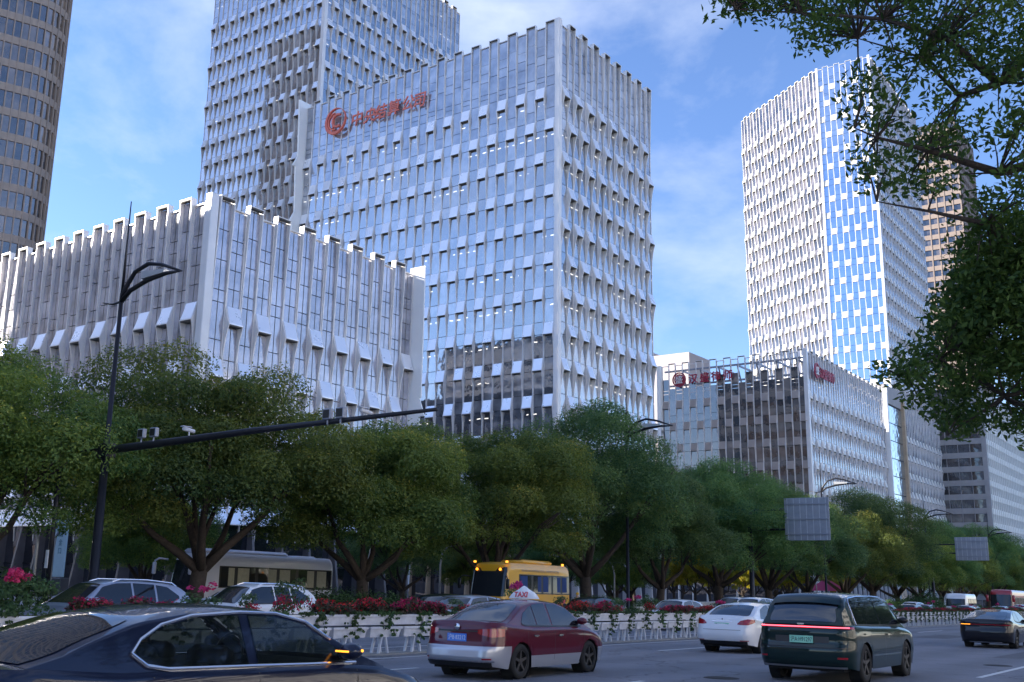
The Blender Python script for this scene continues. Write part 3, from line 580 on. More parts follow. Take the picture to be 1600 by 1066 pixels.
place_tree(TV[0],30.4,38.6,1.02,2.1,'large rounded camphor tree whose trunk stands before the white coach')
place_tree(TV[1],39.7,37.2,.98,1.2,'yellow-green camphor tree between the coach and the yellow bus')
place_tree(TV[4],50.5,37,.97,3.3,'olive camphor tree whose crown is directly above the yellow bus')
place_tree(TV[2],61.3,37,1.05,.5,'tallest dark green camphor tree in front of the sign block corner')
place_tree(TV[3],72,37,.92,1.9,'dark camphor tree with a forked trunk right of the tallest tree')
place_tree(TV[3],83,37,1.05,4.1,'dome-shaped dark camphor tree before the beige-spandrel block')
place_tree(TV[2],94,37,.93,2.9,'camphor tree with a dense dark crown left of the large road sign')
far=['camphor tree just right of the large road sign back','camphor tree above the roof of the dark green car','camphor tree with a thick trunk right of the dark green car','camphor tree with yellow lit twigs before the glass link','camphor tree left of the small road sign back','camphor tree over the white van','camphor tree behind the small road sign back','dark camphor tree above the red bus','far camphor tree beneath the pale hotel slab']
for i,l in enumerate(far):
    x=104.6+i*10.8; place_tree(TV[(i*2+3)%5],x,37,.95+.1*((i*7)%3)/2,i*1.7,l)
ORDT='first second third fourth fifth sixth seventh eighth ninth tenth'.split()
for i in range(10):
    x=203+i*11; place_tree(TV[(i+2)%4],x,37+(i%3),1.0,i*2.2,ORDT[i]+' distant street tree past the hotel slab, merging into the row')
# second row in front of the plaza, smaller trunks with light crowns
sec=[(36,50,'small plaza tree behind the white coach'),(58,50.5,'small plaza tree seen left of the yellow bus'),(66,50,'small plaza tree seen just right of the yellow bus'),(79,51,'thin plaza tree with bare lower limbs before the grey fins'),(86,49,'twisted plaza tree beside the lit hedges'),(95,52,'plaza tree behind the white saloon car')]
for i,(x,y,l) in enumerate(sec): place_tree(TV[1+(i%2)*2],x,y,.62,i*1.3,l,'plaza_tree',group='small trees on the plaza')
ls=['yellow-lit young tree on the plaza behind the white saloon','yellow-lit young tree left of the dark sign post','yellow-lit young tree right of the dark sign post','gold-leaved young tree above the dark green car roof','gold-leaved young tree behind the thick trunk','gold-leaved young tree left of the pink canopy','gold-leaved young tree behind the white lamp post']
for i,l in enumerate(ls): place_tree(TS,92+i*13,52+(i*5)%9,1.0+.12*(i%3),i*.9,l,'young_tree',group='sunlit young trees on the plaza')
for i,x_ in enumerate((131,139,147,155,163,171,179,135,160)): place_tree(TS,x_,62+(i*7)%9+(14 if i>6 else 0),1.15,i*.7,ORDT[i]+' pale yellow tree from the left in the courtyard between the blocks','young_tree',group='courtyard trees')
# near tree on the camera's pavement, branches entering from the upper right
def near_tree():
    root=Vector((12.5,-5.2,gz(12)+.1)); t=thing('camphor_tree','dark near tree whose branches hang into the upper right corner','tree',tuple(root))
    lo=lambda px,py,d: at(px,py,d)-root
    hub=Vector((-.2,.1,3.6)); b=MB(); b.tube([(0,0,-.3),(0,0,.4),(-.1,.05,2.),hub],[.34,.25,.22,.2],12)
    limbs=[[(1620,420,12.5),(1540,350,12),(1450,330,11.7),(1370,315,11.5)],[(1640,250,12.5),(1560,270,12),(1450,235,11.6),(1370,215,11.4),(1335,200,11.3)],[(1640,60,12),(1560,130,12),(1480,60,11.6),(1380,30,11.4),(1250,20,11.2),(1150,15,11)],
      [(1650,520,13),(1560,500,12.6),(1470,560,12.4),(1400,585,12.2)],[(1650,600,13),(1570,620,12.8),(1480,680,12.6)],[(1650,100,12.6),(1500,150,12.3),(1440,90,12.2),(1340,60,12.1)]]
    for q in limbs:
        pts=[hub,lo(*q[0])*.6+hub*.4+Vector((.3,-.3,0))]+[lo(*p) for p in q]; n=len(pts); b.tube(pts,[.12*(1-i/(n-1))**1.5+.006 for i in range(n)],7)
    rd=random.Random(5); cl=[]; tw=MB()
    def fill(poly,n,r0,r1,d0,d1,dens=1.):
        c=0
        while c<n:
            x=rd.uniform(min(p[0] for p in poly),max(p[0] for p in poly)); y=rd.uniform(min(p[1] for p in poly),max(p[1] for p in poly)); ins=False
            for (xa,ya),(xb,yb) in zip(poly,poly[1:]+poly[:1]):
                if (ya>y)!=(yb>y) and x<(xb-xa)*(y-ya)/(yb-ya)+xa: ins=not ins
            if not ins: continue
            c+=1; P=lo(x,y,rd.uniform(d0,d1)); cl.append((tuple(P),rd.uniform(r0,r1),rd.uniform(.1,.8),dens))
    fill([(1240,-60),(1700,-60),(1700,120),(1560,110),(1440,60),(1330,50),(1290,85),(1250,75),(1230,30),(1130,5),(1130,-60)],140,.2,.36,10.8,13,.5)
    fill([(1120,-40),(1240,-40),(1230,35),(1170,22),(1130,20)],12,.18,.3,10.8,11.6,.45)
    fill([(1325,90),(1420,70),(1700,120),(1700,330),(1590,290),(1540,330),(1480,300),(1400,345),(1350,330),(1330,270),(1345,200)],84,.2,.36,11,13,.45)
    fill([(1500,400),(1560,335),(1600,345),(1700,330),(1700,480),(1500,520),(1450,490)],44,.3,.5,11.8,14,.9)
    fill([(1425,560),(1485,470),(1530,390),(1700,360),(1700,740),(1625,690),(1560,660),(1510,680),(1470,640),(1445,610)],135,.22,.46,11.8,14.5,.66)
    fill([(1385,575),(1440,545),(1470,600),(1420,640)],8,.2,.3,11.8,12.2,.7)
    P=[];Nn=[];T=[]
    for c,r,tn,de in cl:
        n=int(620*r*r*(.75 if de>.9 else 1.15)*de*2); d=RNG.normal(size=(n,3)); d/=np.linalg.norm(d,axis=1,keepdims=True); q=d*r*RNG.random((n,1))**.45; q[:,2]*=.75
        P.append(np.array(c)+q); Nn.append(RNG.normal(size=(n,3))*.9+np.array([0,0,.7])); T.append(np.clip(tn+RNG.normal(size=n)*.12,0,1))
        k=min(limbs,key=lambda l:min((lo(*p)-Vector(c)).length for p in l)); s0=min([lo(*p) for p in k],key=lambda v:(v-Vector(c)).length)
        if (s0-Vector(c)).length<1.6: b.tube([s0,s0.lerp(Vector(c),.5)+Vector((rd.uniform(-.08,.08),0,rd.uniform(-.02,.1))),Vector(c)],[.014,.010,.005],4,cap=False)
    b.build('trunk','bark',t,True)
    ob('crown',leaves(np.concatenate(P),np.concatenate(Nn),.046,.42,'leaf_near','crown',np.concatenate(T),True),t)
near_tree()
for i,x_ in enumerate((-40,-22,58,76,94)): place_tree(TV[i%4],x_,-6.5-(i%2),1.0,i*1.1,ORDT[i]+' camphor tree on the near pavement outside the frame')
# shrubs and hedges
def ball_mesh(r,m,per=900,size=.05,flat=.75):
    cl=[((0,0,r*.35),r,.4)]+[((math.cos(a)*r*.5,math.sin(a)*r*.5,r*.45),r*.55,.5+.3*math.sin(a*3)) for a in np.linspace(0,2*PI,7)[:-1]]
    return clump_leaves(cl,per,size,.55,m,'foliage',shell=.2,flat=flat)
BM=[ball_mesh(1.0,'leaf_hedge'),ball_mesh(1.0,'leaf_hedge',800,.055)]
for i,(px,d,r,l) in enumerate(((515,47,1.35,'clipped round bush right of the white coach'),(555,49,1.25,'second clipped round bush, behind the trunk of the yellow-green tree'),(592,48.5,1.25,'third clipped round bush from the coach'),(628,50,1.1,'smallest round bush nearest the yellow bus'),(12,41,1.7,'round bush at the left edge near the pedestrians'),(905,60,1.2,'round bush under the tall dark tree'),(940,62,1.3,'round bush right of the yellow bus'),(1400,120,1.8,'round bush beside the gold-leaved trees'),(1440,128,2.4,'yellow-green round bush before the pink canopy'))):
    p=at(px,905,d); t=thing('round_bush',l,'bush',(p.x,p.y,gz(p.x)+.1),i,'clipped round bushes'); o=ob('foliage',BM[i%2],t); o.scale=(r,r,r)
def hedge(x0,x1,y0,y1,h,label,dens=420):
    n=int((x1-x0)*dens); P=np.column_stack([RNG.uniform(x0,x1,n),RNG.uniform(y0,y1,n),RNG.random(n)**.4*h]); P[:,2]+=np.array([gz(x) for x in P[:,0]])+.05
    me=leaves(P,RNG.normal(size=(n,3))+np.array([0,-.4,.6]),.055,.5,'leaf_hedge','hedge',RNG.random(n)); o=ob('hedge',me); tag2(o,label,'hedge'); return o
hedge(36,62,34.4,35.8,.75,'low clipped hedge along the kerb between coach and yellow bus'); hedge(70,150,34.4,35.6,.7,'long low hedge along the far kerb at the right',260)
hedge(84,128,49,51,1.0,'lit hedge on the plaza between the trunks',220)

# ---------------------------------------------------------------- vehicles
def lerpf(t,x): return float(np.interp(x,[a for a,_ in t],[b for _,b in t]))
class Shell:
    """car body surface: plan outline x height, x from 0 at the rear bumper to L at the front"""
    def __init__(s,L,W,top,rin,fin,wf,axles,R_,low=.22,rc=.42,fc=.6,rb=.07,fb=.16,sh=.10,shk=.035,cols=None):
        s.L,s.hw=L,W/2; s.top,s.rin,s.fin,s.wf=top,rin,fin,wf; s.ax,s.R=axles,R_; s.low=low; s.sh=sh; s.shk=shk
        hw=s.hw; P=[(0,0)]; yb=hw-rc*.8
        for k in range(1,8): y=yb*k/7; P.append((rb*(y/hw)**2,y))
        x0=rb*(yb/hw)**2
        for k in range(1,10): a=PI/2*k/9; P.append((x0+(rc)*(1-math.cos(a)),yb+rc*.8*math.sin(a)))
        xs=np.arange(P[-1][0]+.07,L-fc-fb,.07)
        for x in xs: P.append((x,hw))
        yb=hw-fc*.7; x1=L-fb*(yb/hw)**2
        for k in range(0,10): a=PI/2*(1-k/9); P.append((x1-fc*(1-math.cos(a)),yb+fc*.7*math.sin(a)))
        for k in range(1,8): y=yb*(1-k/7); P.append((L-fb*(y/hw)**2,y))
        s.P=np.array(P); d=np.hypot(*np.diff(s.P,axis=0).T); s.p=np.concatenate([[0],np.cumsum(d)]); s.side0=s.px(1.0)-1.0
    def px(s,x):          # arclength where the side reaches x
        i=[k for k in range(len(s.P)) if s.P[k][1]>s.hw*.6]; return float(np.interp(x,s.P[i,0],s.p[i]))
    def S(s,p,z,sg=1,off=0.):
        X=float(np.interp(p,s.p,s.P[:,0])); Y=float(np.interp(p,s.p,s.P[:,1])); return s.XY(X,Y,z,sg,off,p)
    def XY(s,X,Y,z,sg,off,p=None):
        def f(X,Y,z):
            t=lerpf(s.top,X); u=t-z; wr=max(0,1-X/1.0)**1.5; wq=max(0,1-(s.L-X)/1.3)**1.5
            x=X+lerpf(s.rin,z)*wr-lerpf(s.fin,z)*wq; y=Y*lerpf(s.wf,z)
            if u<s.sh: q=(1-max(u,0)/s.sh)**2; y*=1-s.shk*q; x+=.05*q*wr-.05*q*wq
            return np.array((x,y,z))
        P=f(X,Y,z)
        if off:
            if p is not None:
                X2=float(np.interp(p+.02,s.p,s.P[:,0]));Y2=float(np.interp(p+.02,s.p,s.P[:,1])); X1=float(np.interp(p-.02,s.p,s.P[:,0]));Y1=float(np.interp(p-.02,s.p,s.P[:,1]))
                if p<.02: X1,Y1=X2,-Y2
                a=f(X2,Y2,z)-f(X1,Y1,z); b=f(X,Y,z+.01)-f(X,Y,z-.01); n=np.cross(b,a); n/=np.linalg.norm(n)+1e-9
                P=P+n*off
        return (P[0]-s.L/2,P[1]*sg,P[2])
    def body(s,rows=15,crown=.03,dark=None,cols=None,cabin=None):
        b=MB(); N=len(s.P); tj=[(j/(rows))**1. for j in range(rows)]+[1-.4/rows,1.]; M=len(tj)
        for sg in(1,-1):
            G=np.zeros((N,M,3))
            for i,(X,Y) in enumerate(s.P):
                zl=s.low+ (.07*max(0,1-X/.5) if X<.5 else 0)
                if Y>s.hw*.55:
                    for xa in s.ax:
                        if abs(X-xa)<s.R+.055: zl=max(zl,s.R-.02+math.sqrt(max((s.R+.055)**2-(X-xa)**2,0)))
                t=lerpf(s.top,X)
                for j,q in enumerate(tj): G[i,j]=s.XY(X,Y,zl+(t-zl)*q,sg,0)
            o=len(b.f); b.grid(G if sg<0 else G[:, ::-1])
        # top surface
        K=10; T=np.zeros((N,K+1,3))
        for i,(X,Y) in enumerate(s.P):
            t=lerpf(s.top,X); e=np.array(s.XY(X,Y,t,1,0)); 
            for k in range(K+1): v=1-2*k/K; T[i,k]=(e[0],e[1]*v,t+crown*(1-v*v)*min(1,Y/s.hw))
        b.grid(T[:, ::-1])
        if cols:
            for k,f in enumerate(b.f):
                c=np.mean([b.v[i] for i in f],axis=0); b.m[k]=cols(c[0]+s.L/2,abs(c[1]),c[2])
        return b
    def panel(s,b,ps,zb,zt,sg=1,off=.004,nz=4,nx=None,m=0):
        nx=nx or 10; pp=np.linspace(ps[0],ps[-1],nx+1); G=np.zeros((nx+1,nz+1,3))
        for i,p in enumerate(pp):
            a=float(np.interp(p,ps,zb)); c=float(np.interp(p,ps,zt))
            for j in range(nz+1): G[i,j]=s.S(abs(p),a+(c-a)*j/nz,sg*(1 if p>=0 else -1),off)
        b.grid(G if sg<0 else G[:, ::-1],m); return b
class House:
    """greenhouse on a Shell"""
    def __init__(s,sh,roof,tum=.38,inset=.03,crown=.055):
        s.sh,s.roof,s.tum,s.ins,s.cr=sh,roof,tum,inset,crown; s.x0,s.x1=roof[0][0],roof[-1][0]
    def zb(s,x): return lerpf(s.sh.top,x)-.01
    def rf(s,x): 
        xs=[a for a,_ in s.roof]; zs=[b for _,b in s.roof]; q=.09; return float(np.mean([np.interp(x+d,xs,zs) for d in (-q,-q/2,0,q/2,q)])) if s.x0+q<x<s.x1-q else lerpf(s.roof,x)
    def ys(s,x,z): 
        yb=abs(s.sh.XY(x,s.sh.hw*(1 if x>.3 else .93),s.zb(x)+.01,1,0)[1])-s.ins; h=max(0,z-s.zb(x)); return yb-s.tum*h-.10*h*h
    def edge(s,x): r=s.rf(x); c=min(s.cr,(r-s.zb(x))*.35); return max(r-c,s.zb(x)),max(c,0)
    def arc(s,x,v,off=0.):
        ze,c=s.edge(x); y=s.ys(x,ze)*v; z=ze+c*(1-abs(v)**2.6)
        if off: d=(s.rf(x+.03)-s.rf(x-.03))/.06; n=math.hypot(1,d); return (x-s.sh.L/2-d/n*off,y,z+off/n)
        return (x-s.sh.L/2,y,z)
    def side(s,x,z,sg,off=0.): return (x-s.sh.L/2,(s.ys(x,z)+off)*sg,z+off*.3)
    def shell(s,b,nx=44,m=0,open_=None,nr=7):
        xs=np.linspace(s.x0,s.x1,nx+1); 
        G=[]
        for x in xs:
            ze,c=s.edge(x); zb=s.zb(x); r=[s.side(x,zb+(ze-zb)*j/nr,1) for j in range(nr+1)]+[s.arc(x,v) for v in (.97,.9,.75,.5,.25,0,-.25,-.5,-.75,-.9,-.97)]+[s.side(x,zb+(ze-zb)*j/nr,-1) for j in range(nr,-1,-1)]
            G.append(r)
        o=len(b.f); b.grid(np.array(G),m)
        if open_:
            keep=[k for k,f in enumerate(b.f) if k<o or not open_(np.mean([b.v[i] for i in f],axis=0)+np.array((s.sh.L/2,0,0)))]
            b.f=[b.f[k] for k in keep]; b.m=[b.m[k] for k in keep]
        return b
    def win(s,b,xs,zl,zh,sg,off=.006,nx=16,nz=5,m=0):
        pp=np.linspace(xs[0],xs[-1],nx+1); G=np.zeros((nx+1,nz+1,3))
        for i,x in enumerate(pp):
            a,c=float(np.interp(x,xs,zl)),float(np.interp(x,xs,zh))
            for j in range(nz+1): G[i,j]=s.side(x,a+(c-a)*j/nz,sg,off)
        b.grid(G if sg<0 else G[:, ::-1],m); return b
    def screen(s,b,xa,xb,va,vb,off=.006,m=0,nx=10):
        G=np.zeros((nx+1,15,3))
        for i in range(nx+1):
            q=i/nx; x=xa+(xb-xa)*q; vm=va+(vb-va)*q; sq=1-.06*(abs(2*q-1)**6)
            for j in range(15): G[i,j]=s.arc(x,vm*sq*(2*j/14-1),off)
        b.grid(G,m); return b
def wheel(t,x,y,R_,w_,rim,sg,spokes=5):
    b=MB(); h=w_/2; b.lathe([(R_*.62,-h),(R_*.86,-h*1.02),(R_*.97,-h*.82),(R_,-h*.55),(R_,h*.55),(R_*.97,h*.82),(R_*.86,h*1.02),(R_*.62,h)],28,'y',m=0,closed=True); me=b.mesh('wheel','rubber',True)
    o=ob('wheel',me,t,loc=(x,y,R_)); r=MB(); e=sg*h
    r.lathe([(R_*.64,e*.95),(R_*.60,e*.95),(R_*.57,e*.3),(R_*.15,e*.25),(.0,e*.25)],28,'y',m=1); r.lathe([(R_*.66,e*.8),(R_*.655,e*1.0),(R_*.6,e*.98)],28,'y',m=0)
    for k in range(spokes):
        a=2*PI*k/spokes+.3; c,s_=math.cos(a),math.sin(a); q=R_*.095; 
        def pt(r_,u,yy): return (c*r_-s_*u,yy,s_*r_+c*u)
        P=[pt(0,-q,e*.6),pt(R_*.62,-q*.7,e*.75),pt(R_*.62,q*.7,e*.75),pt(0,q,e*.6),pt(0,-q,e*.85),pt(R_*.62,-q*.7,e*.95),pt(R_*.62,q*.7,e*.95),pt(0,q,e*.85)]; r.hexa(P,0)
    r.lathe([(R_*.15,e*.6),(R_*.14,e*.92),(0,e*.95)],14,'y',m=0)
    ob('rim',r.mesh('rim',[rim,'under_black'],False),o); return o
def mirror_(t,H,x,z,sg,m,y=None):
    p=H.side(x,z,sg); b=MB(); sx=.11; G=[]
    for i in range(9):
        a=PI*i/8; row=[]
        for j in range(12): c=2*PI*j/12; row.append((p[0]+.02+math.cos(a)*.0+sx*math.sin(a)*math.cos(c)*(.8 if math.cos(c)<0 else 1),p[1]+sg*(.12-.115*math.cos(a)),p[2]+.02+.075*math.sin(a)*math.sin(c)))
        row.append(row[0]); G.append(row)
    b.grid(np.array(G)); b.box(p[0]-.02,p[0]+.05,min(p[1],p[1]+sg*.08),max(p[1],p[1]+sg*.08),p[2]-.04,p[2]-.01); return b.build('wing_mirror',m,t,True)
def plate(t,x,z,txt,pm,ink,yoff=0,w_=.44,h_=.14,face=-1,tilt=0.):
    b=MB(); b.box(-.006,.006,-w_/2,w_/2,-h_/2,h_/2); o=b.build('number_plate',pm,t,loc=(x,yoff,z)); me=text_mesh(txt,.115,.001,ink,'plate_lettering'); 
    M=Matrix.Translation((-.0075,w_/2-.02,-.04))@Matrix.Rotation(-PI/2,4,'Z')@Matrix.Rotation(PI/2,4,'X')@Matrix.Scale((w_-.04)/max(me.vertices[i].co.x for i in range(len(me.vertices))),4,(1,0,0)); ob('lettering',me,o,M=M); return o
WF=[(0,.93),(.2,.95),(.35,.975),(.55,1.),(.75,.995),(.95,.975),(1.1,.955),(2,.93)]
def car(label,cat,x,y,rot,L_=4.6,W_=1.8,H_=1.46,paint='paint_white',name='car',top=None,roof=None,axles=(1.0,3.65),wr=.33,rin=None,fin=None,cols=None,pm=None,dlo=None,rw=None,ws=None,rim='rim_dark',open_=False,glassm='car_glass',low=.2,group=None,wf=None,tum=.38,detail=True,dz=0.,cuts=None):
    t=thing(name,label,cat,(x,y,gz(x)+dz),rot,group,roty=.02 if abs(rot)<1.5 else -.02)
    top=top or [(0,.95),(.12,1.0),(.6,.99),(1.3,.93),(3.2,.92),(3.7,.88),(4.3,.76),(L_,.66)]
    rin=rin or [(0,.14),(.25,.10),(.35,.03),(.5,.0),(.68,.015),(.8,.07),(1.0,.11),(2,.11)]; fin=fin or [(0,.18),(.25,.08),(.45,.0),(.6,.03),(.8,.14),(2,.3)]
    sh=Shell(L_,W_,top,rin,fin,wf or WF,axles,wr,low=low); roof=roof or [(.5,1.0),(1.25,H_-.07),(1.75,H_-.01),(2.2,H_),(2.7,H_-.03),(2.95,H_-.09),(3.75,.88)]
    H=House(sh,roof,tum)
    dlo=dlo or [([1.05,1.3,1.75,2.05],[1.0,.97,.96,.96],[1.02,1.26,H_-.10,H_-.075]),([2.11,2.5,2.95,3.38],[.96,.955,.95,.95],[H_-.075,H_-.085,H_-.14,.97])]
    rw=rw or (.60,1.32,.80,.86); ws=ws or (2.92,3.66,.88,.86)
    b=sh.body(cols=None if cuts else cols); 
    if open_:
        def op(c):
            for xs,zl,zh in dlo:
                if xs[0]+.02<c[0]<xs[-1]-.02 and np.interp(c[0],xs,zl)+.0<c[2]<np.interp(c[0],xs,zh)-.0 and abs(c[1])>H.ys(c[0],c[2])-.03: return True
            return ws[0]+.04<c[0]<ws[1]-.04 and abs(c[1])<H.ys(c[0],H.edge(c[0])[0])*.86
        H.shell(b,nx=90,open_=op,nr=16)
        for k,f in enumerate(b.f):
            c=np.mean([b.v[i] for i in f],axis=0); X=c[0]+L_/2
            if roof[0][0]+.5<X<roof[-1][0]-.1 and abs(c[1])<sh.hw*.8 and c[2]<lerpf(top,X)+.035: b.m[k]=1
    else: H.shell(b)
    mats=[paint]+(pm or ['under_black'])
    bo=b.build('body',mats,t,True)
    if cuts:
        import bmesh
        bm=bmesh.new(); bm.from_mesh(bo.data)
        for co_,no_ in cuts: bmesh.ops.bisect_plane(bm,geom=bm.verts[:]+bm.edges[:]+bm.faces[:],plane_co=co_,plane_no=no_)
        for f in bm.faces:
            c=f.calc_center_median(); f.material_index=cols(c.x+L_/2,abs(c.y),c.z)
        bm.to_mesh(bo.data); bm.free()
    b=MB(); b.box(-L_/2+.25,L_/2-.3,-W_/2+.22,W_/2-.22,low-.02,.7); b.build('underbody','under_black',t)
    for xa in axles:
        for sg in(1,-1):
            wheel(t,xa-L_/2,sg*(W_/2-.125),wr,.21,rim,sg)
            b=MB(); b.lathe([(wr+.05,sg*(-.22)),(wr+.05,0)],20,'y',c=(xa-L_/2,sg*(W_/2-.05),wr-.02)); b.build('wheel_arch','under_black',t)
    for sg in(1,-1):
        for q in dlo: b=MB(); H.win(b,*q,sg); b.build('side_window',glassm if not open_ else 'car_glass_clear',t,True)
        mirror_(t,H,dlo[-1][0][-1]-.12,dlo[-1][1][-1]+.07,sg,paint if detail!=2 else 'trim_black')
        b=MB()
        for a,c in ((.03,1),):
            xs=[q for w_ in dlo for q in w_[0]]; zl=[q for w_ in dlo for q in w_[1]]; 
            for (x0,z0),(x1,z1) in zip(list(zip(xs,zl))[:-1],list(zip(xs,zl))[1:]): H.win(b,[x0,x1],[z0-.03,z1-.03],[z0+.0,z1+.0],sg,.010,3,1)
        b.build('window_trim','trim_black' if not open_ else 'chrome',t)
        if detail:
            b=MB(); seams=[dlo[-1][0][0]-.03,dlo[-1][0][-1]+.02]+([dlo[0][0][0]+.12] if len(dlo)>1 else [])
            for X in seams:
                p=sh.px(X); zz=lerpf(top,X)-.03; sh.panel(b,[p-.005,p+.005],[max(low+.12,.3)]*2,[zz]*2,sg,.002,8,1)
            b.build('door_seam','trim_black',t)
            b=MB()
            for X in (dlo[-1][0][0]+.08,dlo[0][0][0]+.28): p=sh.px(X); zz=lerpf(top,X)-.16; sh.panel(b,[p,p+.02,p+.17,p+.19],[zz,zz-.015,zz-.015,zz],[zz+.005,zz+.018,zz+.018,zz+.005],sg,.028,2,6)
            b.build('door_handle','chrome' if detail!=2 else paint,t)
    b=MB(); H.screen(b,*rw); b.build('rear_window','rear_glass',t,True); b=MB(); H.screen(b,*ws); b.build('windscreen',glassm if not open_ else 'car_glass_clear',t,True)
    return t,sh,H
def tails(t,sh,p0,p1,z0,z1,m='lamp_red',name='tail_light',shape=None):
    for sg in(1,-1):
        b=MB(); w_=p1-p0; ps=[p0,p0+w_*.15,p0+w_*.5,p1]; zb,zt=shape or ([z0+.03,z0+.01,z0,z0+.02],[z1-.03,z1-.01,z1,z1-.02]); sh.panel(b,ps,zb,zt,sg,.008,4,14); b.build(name,m,t,True)
def bar(t,sh,p0,p1,z0,z1,m,name,off=.01,both=True,nz=2,nx=20,sg=None):
    b=MB(); 
    if sg: sh.panel(b,[p0,p1],[z0,z0],[z1,z1],sg,off,nz,nx)
    else:
        for q in(1,-1): sh.panel(b,[p0,p1],[z0,z0],[z1,z1],q,off,nz,nx)
    b.build(name,m,t,True)
# maroon taxi
rinT=[(0,.16),(.22,.12),(.3,.03),(.42,-.02),(.58,.0),(.64,.06),(.9,.09),(1.02,.10),(2,.12)]
def ct(x,y,z):
    if x<.66: return 1 if z<.61 else 0
    if x>4.02 and z<.52: return 1
    return 1 if z<.42 else 0
t,sh,H=car('maroon and silver taxi saloon with a white roof sign','taxi',18.15,12.5,.03,L_=4.66,W_=1.72,H_=1.47,paint='paint_maroon',name='taxi',cols=ct,pm=['paint_silver'],cuts=[((0,0,.61),(0,0,1)),((0,0,.42),(0,0,1)),((0,0,.52),(0,0,1)),((.66-2.33,0,0),(1,0,0)),((4.02-2.33,0,0),(1,0,0))],rin=rinT,axles=(1.02,3.68),wr=.325,
   top=[(0,1.01),(.06,1.045),(.35,1.035),(.8,1.0),(1.4,.945),(3.2,.93),(3.75,.88),(4.3,.76),(4.66,.66)],roof=[(.62,1.03),(1.0,1.24),(1.35,1.39),(1.8,1.455),(2.3,1.47),(2.75,1.44),(3.0,1.37),(3.8,.90)],
   dlo=[([1.13,1.28,1.62,1.66],[1.02,.99,.98,.98],[1.04,1.2,1.345,1.35]),([1.69,2.0,2.2],[.98,.975,.97],[1.355,1.39,1.395]),([2.27,2.6,3.0,3.42],[.97,.965,.96,.96],[1.395,1.38,1.30,.99])],rw=(.66,1.36,.84,.86),ws=(2.98,3.70,.88,.86),tum=.40)
tails(t,sh,.46,1.06,.78,.92,shape=([.84,.81,.77,.79],[.90,.915,.93,.93]))
bar(t,sh,0,.47,.86,.885,'trim_black','boot_recess'); bar(t,sh,0,.80,.24,.33,'trim_black','rear_diffuser'); bar(t,sh,0,.86,.335,.355,'chrome','bumper_trim',.014); bar(t,sh,.62,.80,.375,.40,'lamp_red','reflector',.012)
bar(t,sh,sh.px(1.46),sh.px(3.24),.22,.25,'paint_silver','sill',.02)
plate(t,-2.33+.07,.755,'沪B·83212','plate_blue','ink_white'); b=MB(); b.lathe([(.0,-.012),(.055,-.012),(.062,0),(.05,.0)],20,'x',c=(-2.33+.075,0,.945)); b.build('badge','chrome',t,True)
b=MB(); G=[]
for i in range(13):
    a=-1+2*i/12; hh=.17*(1-abs(a)**4)*(1+.55*math.exp(-(a/.3)**2)); G.append([(-.09*math.cos(q)*(1-abs(a)**4*.5)+.0,a*.36,1.455+hh*math.sin(q)) for q in np.linspace(0,PI,9)])
b.grid(np.array(G)); o=b.build('roof_sign','ink_white',t,True,loc=(.05,0,.02)); mm=text_mesh('TAXI',.15,.004,'ink_red','lettering',bold=.004); ob('lettering',mm,o,M=Matrix.Translation((-.10,.19,1.49))@Matrix.Rotation(-PI/2,4,'Z')@Matrix.Rotation(PI/2-.25,4,'X'))
b=MB(); b.tube([(-.95,0,1.44),(-1.0,0,1.50)],[.012,.004],6); b.build('aerial','trim_black',t)
# dark green large SUV
t,sh,H=car('dark green sport utility car with a full-width red light bar','car',23.45,7.6,.0,L_=5.15,W_=1.98,H_=1.78,paint='paint_green',low=.26,wr=.385,axles=(1.05,4.05),detail=2,rim='rim_dark',
   top=[(0,1.12),(.3,1.13),(1.5,1.10),(3.6,1.07),(4.2,1.02),(4.8,.92),(5.15,.8)],roof=[(.10,1.13),(.22,1.38),(.48,1.66),(.62,1.71),(1.2,1.76),(2.2,1.78),(3.0,1.75),(3.4,1.66),(4.3,1.04)],
   rin=[(0,.2),(.3,.14),(.42,.02),(.6,0),(.72,.01),(.76,.06),(1.0,.05),(1.13,.08),(2,.1)],fin=[(0,.2),(.3,.08),(.6,0),(.9,.1),(2,.2)],
   dlo=[([.72,.80,1.35,1.45],[1.16,1.15,1.14,1.14],[1.55,1.63,1.665,1.67]),([1.47,2.0,2.38],[1.14,1.13,1.13],[1.67,1.685,1.69]),([2.44,3.0,3.45,3.95],[1.13,1.12,1.12,1.12],[1.69,1.68,1.58,1.16])],rw=(.13,.47,.86,.84),ws=(3.38,4.15,.88,.88),tum=.30,wf=[(0,.94),(.3,.965),(.6,1.),(.9,.995),(1.1,.975),(2,.95)])
bar(t,sh,0,1.16,1.055,1.095,'lamp_red','tail_light',.010,nx=40); bar(t,sh,0,1.0,1.066,1.084,'lamp_on','tail_light_bar',.016,nx=40); bar(t,sh,0,.9,.30,.34,'rim_silver','bumper_trim',.012); bar(t,sh,.72,.92,.485,.52,'lamp_red','reflector',.014); bar(t,sh,0,.98,.68,.70,'trim_black','tailgate_seam',.006)
bar(t,sh,0,.55,.76,.90,'rim_dark','plate_recess',.006)
plate(t,-2.575+.03,.84,'沪A·H91297','plate_green','ink_black',w_=.48); b=MB(); b.box(-2.575+.02,-2.575+.05,-.07,.07,1.125,1.15); b.build('badge','chrome',t)
b=MB(); G=[[H.arc(x,v,.012+.03*(x<.6)) for v in np.linspace(-.92,.92,11)] for x in (.36,.46,.58,.68)]; b.grid(np.array(G)); b.build('roof_spoiler','paint_green',t,True)
